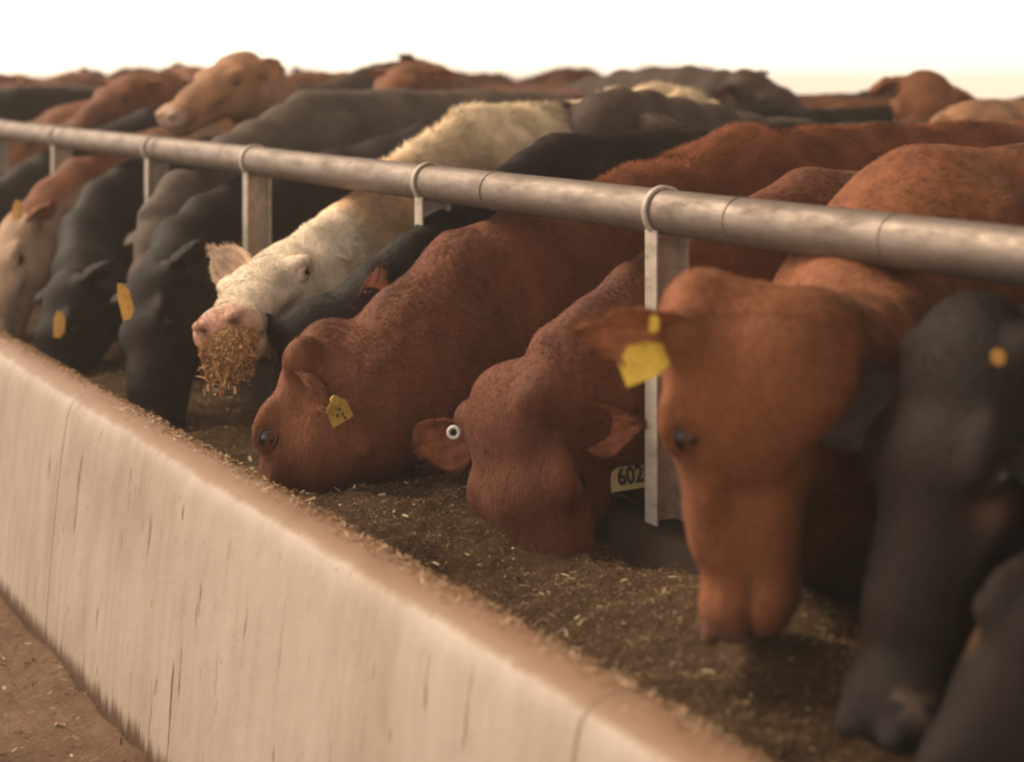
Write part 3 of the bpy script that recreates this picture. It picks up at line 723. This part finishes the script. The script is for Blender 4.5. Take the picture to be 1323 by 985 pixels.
            fast_mesh('eyelid', np.array(LV)-org, np.array(LF), M_COAT, ey, col=np.array(LC), smooth=True, quads=True)
    # ---- ears
    ears = sp.get('ears', {})
    for q in (-1, 1):
        e = ears.get(q, {})
        if e is None: continue
        d = e.get('d', (-.12, q*1.0, -.12)); fc = e.get('f', (.8, -.1*q, -.35))
        dw = np.asarray(e['dw']) if 'dw' in e else fx*d[0]+fy*d[1]+fz*d[2]
        fw = np.asarray(e['fw']) if 'fw' in e else fx*fc[0]+fy*fc[1]+fz*fc[2]
        base = hl(*e.get('b', (.018, q*.098, -.062)))
        v, f, c = ear_mesh(base, dw, fw, e.get('L', .155)*s, e.get('w', .052)*s, e.get('outer', np.array(col['base'])*1.05), e.get('inner', col['ear']), e.get('cup', .5), seed=seed)
        o = fast_mesh('ear', v-org, f, M_COAT, root, col=c, smooth=True, quads=True)
        if nh:   # hair fringe on the ear
            ne = 900; k = rng.integers(0, len(v), ne); p = v[k]+.003*rng.normal(size=(ne, 3)); dd = nrm(dw)*.6+.5*rng.normal(size=(ne, 3)); dd /= np.linalg.norm(dd, axis=1)[:, None]
            ll = .012*s*(.5+rng.random(ne)); si = np.cross(dd, rng.normal(size=(ne, 3))); si /= np.linalg.norm(si, axis=1)[:, None]
            HV = np.stack([p-si*.0011, p+si*.0011, p+dd*ll[:, None]], 1).reshape(-1, 3)-org
            fast_mesh('ear_hair', HV, np.arange(ne*3).reshape(-1, 3), M_HAIR, o, col=np.clip(np.repeat(c[k], 3, 0), 0, 1))
    return root, dict(hl=hl, A=A, P=P, org=org, s=s)

def plate(name, c, nrm_, upd, w, hgt, th, mat, parent, org, shape='tag'):
    """flat ear tag plate: rounded outline, real thickness"""
    nv_ = nrm(nrm_); u = nrm(np.asarray(upd)-nv_*np.dot(upd, nv_)); r = np.cross(u, nv_)
    if shape == 'tag':
        out = [(-.5, -.5), (.5, -.5), (.5, .12), (.44, .25), (.22, .38), (.14, .5), (.08, .56), (-.08, .56), (-.14, .5), (-.22, .38), (-.44, .25), (-.5, .12)]
    elif shape == 'bent':
        out = [(-.5, -.5), (.15, -.5), (.5, -.3), (.5, .25), (.2, .5), (-.2, .55), (-.5, .2)]
    else:
        out = [(.5*math.cos(a), .5*math.sin(a)) for a in np.linspace(0, 2*math.pi, 25)[:-1]]
    m = len(out); V = []
    for sgn in (-1, 1):
        for (a, b_) in out: V.append(np.asarray(c)+r*a*w+u*b_*hgt+nv_*sgn*th/2-nv_*(.10*w*(2*a)**2 if shape != 'disc' else 0))
    Fq = [tuple(range(m-1, -1, -1)), tuple(m+i for i in range(m))]+[(i, (i+1) % m, m+(i+1) % m, m+i) for i in range(m)]
    o = meshobj(name, V, Fq, mat, parent, False, org)
    return o, r, u, nv_
def text_mesh(name, txt, size, c, r, u, nv_, mat, parent, off, bold=.0):
    cu = bpy.data.curves.new('t', 'FONT'); cu.body = txt; cu.size = size; cu.align_x = 'CENTER'; cu.align_y = 'CENTER'; cu.extrude = .0004; cu.offset = bold
    to = bpy.data.objects.new('t', cu); C.objects.link(to); dg = bpy.context.evaluated_depsgraph_get(); me = bpy.data.meshes.new_from_object(to.evaluated_get(dg))
    bpy.data.objects.remove(to); bpy.data.curves.remove(cu)
    vs_ = np.array([v.co[:] for v in me.vertices]); fs = [tuple(p.vertices) for p in me.polygons]
    W_ = np.asarray(c)+vs_[:, :1]*.78*r+vs_[:, 1:2]*u+(vs_[:, 2:3]+off)*nv_
    bpy.data.meshes.remove(me)
    return meshobj(name, W_, fs, mat, parent, False)

GRP = 'cattle feeding at the trough'
FAST = False
HAIRN = 60000
TOCAM = camv(0, 0, 1)

# G: the large dark red cow in the centre
def paintG(V, loc, c, nz, nf):
    # paler orange-brown round the eye and ear, darker muzzle and jaw
    m = np.exp(-((loc[:, 0]-.10)/.07)**2-((loc[:, 2]+.09)/.06)**2)[:, None]*(np.abs(loc[:, 1:2]) < .13); c = c*(1-.35*m)+np.array([.26, .10, .045])*.35*m
    m = np.clip((loc[:, 0]-.2)/.15, 0, 1)[:, None]*(np.abs(loc[:, 1:2]) < .13)*(loc[:, 2:3] < .05)*(loc[:, 0:1] < .6); c = c*(1-.45*m)
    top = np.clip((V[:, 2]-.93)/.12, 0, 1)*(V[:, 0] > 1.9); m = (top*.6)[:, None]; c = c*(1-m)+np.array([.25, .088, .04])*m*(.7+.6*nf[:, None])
    return c
def shagTop(z0, z1, x0, x1):
    return lambda p: np.clip((p[:, 2]-z0)/(z1-z0), 0, 1)*np.clip((p[:, 0]-x0)/.15, 0, 1)*np.clip((x1-p[:, 0])/.15, 0, 1)
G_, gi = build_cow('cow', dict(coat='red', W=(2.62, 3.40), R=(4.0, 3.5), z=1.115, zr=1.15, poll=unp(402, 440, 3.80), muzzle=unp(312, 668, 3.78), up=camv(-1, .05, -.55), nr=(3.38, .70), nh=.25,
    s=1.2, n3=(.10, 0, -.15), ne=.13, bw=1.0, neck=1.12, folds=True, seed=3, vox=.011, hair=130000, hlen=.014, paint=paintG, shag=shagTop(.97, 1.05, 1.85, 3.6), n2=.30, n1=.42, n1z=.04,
    ears={-1: dict(d=(.2, -1, -.4), L=.12), 1: dict(b=(.06, .095, -.08), d=(.25, .55, -.9), f=(.7, .6, .2), L=.12, w=.04)}))
tag(G_, 'largest dark red cow in the centre feeding in profile with a shaggy back', 'cow', GRP)

# H: red cow with its forehead to us, tag 6028
H_, hi_ = build_cow('cow', dict(coat='red', W=(2.45, 2.93), R=(3.8, 2.95), z=1.05, poll=unp(632, 512, 3.40), muzzle=unp(682, 780, 3.26), up=camv(-.9, .25, 1), nr=(2.86, .67), nh=.17,
    s=1.2, seed=5, vox=.011, hair=80000, hlen=.011, neck=.88, n2=.30, n1=.3, rim=(.24, .085, .04),
    ears={-1: dict(b=(.045, -.10, -.05), d=(.0, -1, .0), f=(.5, 0, .8), L=.165, w=.058, cup=.3), 1: dict(b=(.09, .10, -.07), d=(.2, 1, -.1), f=(.4, 0, .8), L=.125, w=.05, cup=.35)}))
tag(H_, 'red cow feeding with broad forehead toward us and yellow tag 6028 beside the near post', 'cow', GRP)

# I: red cow on the right, head lowered in profile
I_, ii_ = build_cow('cow', dict(coat='bright', W=(2.2, 2.32), R=(3.6, 2.35), z=1.13, poll=unp(866, 392, 2.48), muzzle=unp(872, 735, 2.50), up=camv(-1, .1, -.5), nr=(2.14, .73), nh=.24,
    s=.98, seed=8, vox=.011, hair=70000, hlen=.012, neck=1.28, bw=.95, n2=.22, n1=.3, folds=True, n3=(.09, 0, -.145), ne=.125, dent=.03, dew=2.3,
    ears={-1: dict(b=(.06, -.09, -.09), d=(.9, -.35, -.2), L=.1), 1: dict(dw=camv(-1, .03, .25), fw=camv(-.15, -.45, 1), L=.17, w=.055, cup=.4, b=(.03, .10, -.07))}))
tag(I_, 'orange red cow on the right in profile with yellow tags on its ear', 'cow', GRP)

# J and K: black cows at the right edge
def paintJ(V, loc, c, nz, nf):
    for q in (-1, 1):
        e = np.exp(-((loc[:, 0]-.21)/.022)**2-((loc[:, 1]-q*.085)/.03)**2-((loc[:, 2]+.075)/.02)**2)[:, None]; c = c*(1-.7*e)+np.array([.16, .09, .055])*.6*e
    m = np.clip((loc[:, 0]-.42)/.03, 0, 1)[:, None]*(np.abs(loc[:, 1:2]) < .1)*(nf[:, None] > .5)*(loc[:, 0:1] < .6); return c*(1-.6*m)+np.array([.28, .2, .14])*.6*m
J_, ji = build_cow('cow', dict(coat='black', W=(2.25, 1.80), R=(3.6, 1.8), z=1.12, poll=unp(1222, 412, 2.28), muzzle=unp(1083, 850, 2.13), up=camv(-1.9, .3, .9), nr=(1.70, .74),
    s=1.1, seed=11, vox=.011, hair=60000, hlen=.009, paint=paintJ, neck=1.0, n2=.22, n1=.3,
    ears={-1: dict(b=(.08, -.09, -.03), dw=camv(-1, -.35, .3), fw=camv(.1, .4, 1), L=.15, w=.06, cup=.25), 1: dict(d=(-.3, .9, -.5), L=.13)}))
tag(J_, 'blurred black cow at the right with rounded ear and pale feed on its muzzle', 'cow', GRP)
K_, ki = build_cow('cow', dict(coat='black', W=(2.3, .98), R=(3.6, .95), z=1.0, poll=unp(1480, 690, 2.05), muzzle=unp(1280, 965, 1.95), up=camv(-.5, .2, 1), nr=(1.02, .62),
    s=1.0, seed=12, vox=.013, hair=15000, hlen=.009, paint=paintJ, n2=.22, n1=.3))
tag(K_, 'black cow cut off by the bottom right corner with only its face in view', 'cow', GRP)

# F: dark cow wedged between the white one and the big red one
F_, fi = build_cow('cow', dict(coat='black', W=(2.4, 3.92), R=(3.6, 4.25), z=1.10, zr=1.12, poll=unp(412, 408, 4.0), muzzle=unp(408, 650, 3.85), up=camv(.0, .3, 1), nr=(3.72, .70),
    s=1.0, bw=.8, seed=14, vox=.013, hair=40000, hlen=.010, neck=.95, n2=.2, n1=.3,
    ears={1: dict(b=(.03, .10, .0), dw=camv(.22, 1, .25), fw=camv(-.3, .1, 1), L=.16, w=.045, cup=.3, inner=(.30, .11, .06), outer=(.06, .035, .025)), -1: dict(d=(-.05, -1, .25), f=(.4, 0, 1), L=.19, w=.045, inner=(.035, .024, .02), outer=(.03, .02, .017))}))
tag(F_, 'black cow wedged between the white faced cow and the big dark red one', 'cow', GRP)

# E: white-faced cream cow looking at us
def paintE(V, loc, c, nz, nf):
    onbody = np.clip((-loc[:, 0]-.06)/.08, 0, 1)
    neckc = np.array([.64, .38, .19])*(.8+.4*nf[:, None])
    band = np.clip((1.06-V[:, 2])/.1, 0, 1)*onbody*np.clip(.55+nz, 0, 1)
    hd_ = (1-onbody)[:, None]; c = c*(1-.6*hd_)+np.array([.84, .74, .60])*.6*hd_
    return c*(1-.75*band[:, None])+neckc*.75*band[:, None]
E_, ei = build_cow('cow', dict(coat='white', W=(2.45, 4.50), R=(3.78, 5.28), z=1.15, zr=1.22, poll=unp(362, 320, 4.45), muzzle=unp(250, 384, 3.86), up=camv(-.45, 1, .6), nr=(4.17, .73), nh=.19,
    s=1.08, bw=.8, seed=17, vox=.011, hair=110000, hlen=.016, lift=.3, paint=paintE, shag=shagTop(.95, 1.08, 1.6, 3.8), neck=.92, nose=(.62, .36, .27), rim=(.34, .13, .09), n2=.2, n1=.35, n1z=.05,
    ears={-1: dict(d=(-.05, -.6, .85), b=(.03, -.09, -.05), inner=(.70, .52, .40), L=.135, w=.058, cup=.25, f=(.9, .1, .1)), 1: dict(d=(-.5, .2, -1), inner=(.66, .46, .34), L=.11)}))
tag(E_, 'cream white faced cow looking at us with brown feed on its pink muzzle', 'cow', GRP)

# D, N, C, B, A: the row to the left, out of focus
D_, di = build_cow('cow', dict(coat='black', W=(2.55, 5.0), R=(3.8, 5.5), z=1.10, zr=1.17, poll=unp(178, 350, 4.9), muzzle=unp(150, 545, 4.65), up=camv(-.8, .3, .6), nr=(5.14, .70),
    s=1.05, bw=.85, seed=19, vox=.015, hair=20000, hlen=.012, neck=1.1, n2=.25, n1=.35))
tag(D_, 'black cow feeding with a long yellow ear tag left of the white faced cow', 'cow', GRP)
Nc, ni = build_cow('cow', dict(coat='grey', W=(2.45, 5.75), R=(3.8, 6.2), z=1.20, zr=1.19, poll=unp(190, 290, 5.5), muzzle=unp(150, 470, 5.3), up=camv(-.8, .3, .6), nr=(5.42, .76),
    s=1.0, bw=.8, seed=21, vox=.016, hair=15000, hlen=.012, n2=.2, n1=.35))
tag(Nc, 'grey brown cow with a broad pale back behind the third post from the left', 'cow', GRP)
Cc, ci = build_cow('cow', dict(coat='black', W=(2.5, 6.15), R=(3.7, 6.7), z=1.08, poll=unp(70, 362, 5.6), muzzle=unp(30, 520, 5.4), up=camv(-.8, .3, .6), nr=(6.27, .70),
    s=1.05, bw=.8, seed=22, vox=.016, hair=12000, hlen=.012, n2=.2, n1=.35, neck=1.05))
tag(Cc, 'black cow with its head down at the far left end of the visible trough', 'cow', GRP)
def paintB(V, loc, c, nz, nf):
    face = np.clip((loc[:, 0]+.05)/.08, 0, 1)
    throat = np.clip(((1.12-.5*np.clip(2.35-V[:, 0], 0, 1.2))-V[:, 2])/.05, 0, 1)*(V[:, 0] < 2.5)
    m = np.clip(np.maximum(face, throat), 0, 1)[:, None]; return c*(1-m)+np.array([.40, .275, .185])*(.85+.3*nf[:, None])*m
Bc, bi = build_cow('cow', dict(coat='bright', W=(2.42, 6.7), R=(3.7, 7.1), z=1.09, poll=unp(8, 285, 6.35), muzzle=unp(-40, 430, 6.1), up=camv(-.8, .3, .6), nr=(6.62, .75),
    s=1.0, bw=.85, seed=23, vox=.016, hair=10000, hlen=.012, paint=paintB, n2=.2, n1=.35, neck=1.05))
tag(Bc, 'red cow with pale cream throat and face at the left edge by the far post', 'cow', GRP)
A1, ai = build_cow('cow', dict(coat='black', W=(2.42, 7.5), R=(3.7, 7.8), z=1.10, poll=unp(-75, 290, 7.2), muzzle=unp(-110, 400, 7.0), up=camv(-.8, .3, .6), nr=(7.4, .7),
    s=1.0, bw=.85, seed=24, vox=.02, n2=.2, n1=.35))
tag(A1, 'black cow neck crossing the left edge just beyond the pale throated cow', 'cow', GRP)
A2, _ = build_cow('cow', dict(coat='bright', W=(2.42, 8.4), R=(3.7, 8.7), z=1.12, poll=unp(10, 190, 8.4), muzzle=unp(-30, 270, 8.2), up=camv(-.8, .3, .6),
    s=1.0, bw=.85, seed=25, vox=.02, n2=.2, n1=.35))
tag(A2, 'rusty red cow feeding at the farthest left of the row under the rail', 'cow', GRP)

# standing animals behind
GB = 'cattle standing behind the feeding row'
M_, mi = build_cow('cow', dict(coat='tan', W=(3.0, 7.3), R=(3.9, 8.4), z=1.12, poll=unp(312, 68, 6.9), muzzle=unp(192, 134, 6.48), up=camv(-.4, 1, .6),
    s=1.0, bw=.85, seed=31, vox=.014, hair=15000, hlen=.012, n2=.12, n1=.15, n1z=.1,
    ears={1: dict(d=(-1, .25, -.45), f=(.3, .9, .1), L=.14, w=.05), -1: dict(d=(-1, -.5, -.4), L=.1)}))
tag(M_, 'tan cow holding its head high above the others against the white sky', 'cow', GB)
P_, _ = build_cow('cow', dict(coat='darkbrown', W=(4.1, 5.05), R=(5.3, 5.1), z=1.07, poll=unp(790, 128, 5.5), muzzle=unp(835, 215, 5.85), up=camv(-.2, 1, .7),
    s=1.15, bw=.85, seed=33, vox=.016, hair=15000, hlen=.010, neck=1.1, n2=.25, n1=.3))
tag(P_, 'dark brown cow with rounded head in front of the cream rump', 'cow', GB)
R_, _ = build_cow('cow', dict(coat='bright', W=(5.3, 5.6), R=(6.2, 6.4), z=1.14, poll=unp(1203, 96, 7.1), muzzle=unp(1207, 225, 6.6), up=camv(.0, .35, 1),
    s=1.25, bw=.85, seed=35, vox=.016, n2=.25, n1=.3, 
    ears={1: dict(d=(.8, .8, -.2), L=.11), -1: dict(d=(.8, -.8, -.2), L=.11)}))
tag(R_, 'red brown cow facing us with both dark eyes showing over the big red back', 'cow', GB)
Q_, _ = build_cow('cow', dict(coat='darkbrown', W=(4.75, 7.9), R=(5.2, 9.1), z=1.14, poll=unp(968, 92, 7.6), muzzle=unp(1090, 160, 7.4), up=camv(.5, 1, .5),
    s=1.1, bw=.9, seed=36, vox=.018, n2=.25, n1=.3, n1z=.1))
tag(Q_, 'dark brown cow with raised head and sloping neck right of the cream rump', 'cow', GB)

# ---- the rest of the herd: prototypes, then copies
def proto(coat, pose, seed, **kw):
    pz = dict(level=((-.60, 0, 1.29), (-1.0, 0, 1.12)), low=((-.62, .05, .95), (-.8, .05, .55)), turn=((-.55, .2, 1.31), (-.62, .62, 1.16)))[pose]
    return build_cow('cow', dict(coat=coat, W=(0, 0), R=(1.35, 0), z=1.17, zr=1.19, poll=pz[0], muzzle=pz[1], up=(-.4, 0, 1), vox=.024, seed=seed, n2=.2, n1=.25, n1z=.08, **kw))[0]
protos = [('red', proto('red', 'low', 41)), ('bright red', proto('bright', 'level', 42)), ('black', proto('black', 'low', 43)), ('brown', proto('darkbrown', 'turn', 44)), ('tan', proto('tan', 'low', 45))]
def copy_tree(o):
    r = o.copy(); C.objects.link(r)
    for ch in list(o.children):
        c = ch.copy(); C.objects.link(c); c.parent = r
    return r
used = set()
def place(kind, px, d, rot, dz, label):
    src = protos[kind][1]; o = src if kind not in used else copy_tree(src); used.add(kind)
    p = unp(px, 0, d); sc = (1.17+dz)/1.17
    o.location = (p[0], p[1], 0); o.rotation_euler = (0, 0, math.radians(rot)); o.scale = (sc, sc, sc)
    tag(o, label or protos[kind][0]+' coloured cow far back in the herd, only its back showing', 'cow', 'herd far behind the trough')
# individually recognisable backs
place(1, 600, 9.0, 35, .03, 'reddish cow back rising alone above the black backs in the middle')
place(0, 905, 8.0, 100, .01, 'red cow standing between the cream rump and the raised dark head')
place(4, 930, 9.2, 215, .00, 'tan cow with rounded poll peeping over the backs beside the raised dark head')
place(2, 1010, 6.6, 20, -.05, 'black cow back behind the shaggy red back')
place(4, 1420, 7.6, 200, -.02, 'tan cow at the right edge behind the red back')
place(2, 640, 7.4, 22, -.01, 'black cow standing with a long level back in the middle')
place(0, 60, 9.5, 20, .0, 'red cow back at the upper left edge above the rail')
place(0, 1120, 9.5, 200, -.02, 'red cow back sloping up to the two eyed face at the upper right')
place(1, 1330, 8.8, 160, -.04, 'bright red cow back at the far right edge of the herd')
k = 0
for row, (d, n_, x0, x1) in enumerate([(8.8, 4, 60, 480), (10.5, 8, -60, 900), (12.6, 9, -100, 1000), (15, 9, -100, 900), (18.5, 9, -80, 820), (23, 8, -60, 700)]):
    for i in range(n_):
        px = x0+(x1-x0)*(i+.5*random.random())/n_; kind = random.choice([0, 1, 2, 3, 0, 1, 4, 3])
        place(kind, px, d+random.uniform(-.6, .6), random.choice([15, 30, 200, 170, 100, -60])+random.uniform(-20, 20), random.uniform(-.03, .04), None)

# ------------------------------------------------------------------ ear tags
def hang(info, root, c, n_, u_, w, hgt, mat, txt=None, shape='tag', stud=True):
    o, r, u, nv_ = plate('ear_tag', c, n_, u_, w, hgt, .0022, mat, root, info['org'], shape)
    if txt: text_mesh('tag_number', txt, hgt*.46, np.asarray(c)-u*hgt*.22-info['org'], r, u, nv_, M_INK, o, .0016, .0012)
    if stud:
        p, *_ = plate('tag_button', np.asarray(c)+u*hgt*.42+nv_*.003, nv_, u, .02, .02, .006, mat, o, info['org'], 'disc')
    return o
hang(hi_, H_, unp(818, 600, 3.40), camv(.15, .1, 1), camv(-.12, 1, 0), .118, .10, M_TAGPALE, '6028')
gt = hang(gi, G_, unp(438, 530, 3.53), camv(.55, .1, 1), camv(-.45, .9, 0), .050, .056, M_TAGDULL)
hang(ii_, I_, unp(832, 467, 2.36), camv(.0, .3, 1), camv(-.35, 1, 0), .068, .050, M_TAG, None, 'bent', False)
p_, *_ = plate('ear_tag', unp(845, 417, 2.34), camv(0, .1, 1), camv(0, 1, 0), .013, .026, .004, M_TAG, I_, ii_['org'], 'bent')
hang(di, D_, unp(161, 390, 4.72), camv(-.3, .1, 1), camv(-.35, 1, 0), .040, .10, M_TAGORANGE, None, 'bent', False)
hang(ci, Cc, unp(76, 420, 5.3), camv(-.3, .1, 1), camv(0, 1, 0), .04, .08, M_TAGORANGE, None, 'bent', False)
hang(bi, Bc, unp(22, 272, 6.1), camv(-.3, .1, 1), camv(0, 1, 0), .04, .07, M_TAGORANGE, None, 'bent', False)
hang(ji, J_, unp(1290, 462, 2.1), camv(.2, .1, 1), camv(0, 1, 0), .018, .02, M_TAGORANGE, None, 'disc', False)
for (mx, mz) in ((-.010, -.012), (.004, -.008), (.010, -.016), (-.004, .002)):
    plate('tag_mark', unp(438, 530, 3.53)+camv(mx*.8+.004, mz, 0)+nrm(camv(.55, .1, 1))*.0016, camv(.55, .1, 1), camv(-.45, .9, 0), .004, .008, .001, M_INK, gt, gi['org'], 'disc')
# white ring button in the left ear of H
c0 = unp(586, 559, 3.38); nb_ = nrm(camv(-.1, .1, 1)); ub = nrm(camv(0, 1, 0)-nb_*np.dot(camv(0, 1, 0), nb_)); rb = np.cross(ub, nb_)
V, Fq = [], []; sg2 = 28
for i in range(sg2):
    a = 2*math.pi*i/sg2
    for k in range(8):
        b_ = 2*math.pi*k/8; rr = .0105+.0035*math.cos(b_); V.append(c0+(rb*math.cos(a)+ub*math.sin(a))*rr+nb_*.0035*math.sin(b_))
for i in range(sg2):
    for k in range(8): Fq.append((i*8+k, ((i+1) % sg2)*8+k, ((i+1) % sg2)*8+(k+1) % 8, i*8+(k+1) % 8))
tagb = meshobj('ear_button', V, Fq, M_WHITEPL, H_, True, hi_['org'])
plate('button_centre', c0-nb_*.001, nb_, ub, .016, .016, .003, M_DARK, tagb, hi_['org'], 'disc')

# feed caked on the white cow's muzzle: stuff
hl = ei['hl']; V = []; 
n = 9000; q = rng.normal(size=(n, 3)); q /= np.linalg.norm(q, axis=1)[:, None]
cen = hl(.490, .01, -.128); fxw, fyw, fzw = ei['A']
rad = np.array([.036, .066, .034])
pos = cen+(q*rad*(.75+.3*rng.random((n, 1))))@ei['A']
drip = rng.random(n) < .22; pos[drip, 2] -= np.abs(rng.normal(size=drip.sum()))*.035
clump = chips('feed_clump', pos, q@ei['A'], .013, [(.50, .28, .12), (.40, .21, .09), (.60, .40, .20), (.34, .17, .07)], None, lean=1.4)
tag(clump, 'moist brown feed clump stuck to the cream cow\'s muzzle', 'feed', None, 'stuff')

# ------------------------------------------------------------------ dusty air in and around the shed
V_, F_ = [], []; box(V_, F_, -14, 24, -12, 50, -1.03, 7.0)
hm_ = bpy.data.materials.new('dusty_air'); hm_.use_nodes = True; hn_ = hm_.node_tree; hn_.nodes.clear()
pv = hn_.nodes.new('ShaderNodeVolumePrincipled'); pv.inputs['Color'].default_value = (.98, .90, .80, 1); pv.inputs['Density'].default_value = .007
ho = hn_.nodes.new('ShaderNodeOutputMaterial'); hn_.links.new(pv.outputs[0], ho.inputs['Volume'])
tag(meshobj('haze', V_, F_, hm_, None, False), 'warm dusty air hanging over the cattle', 'haze', None, 'stuff')
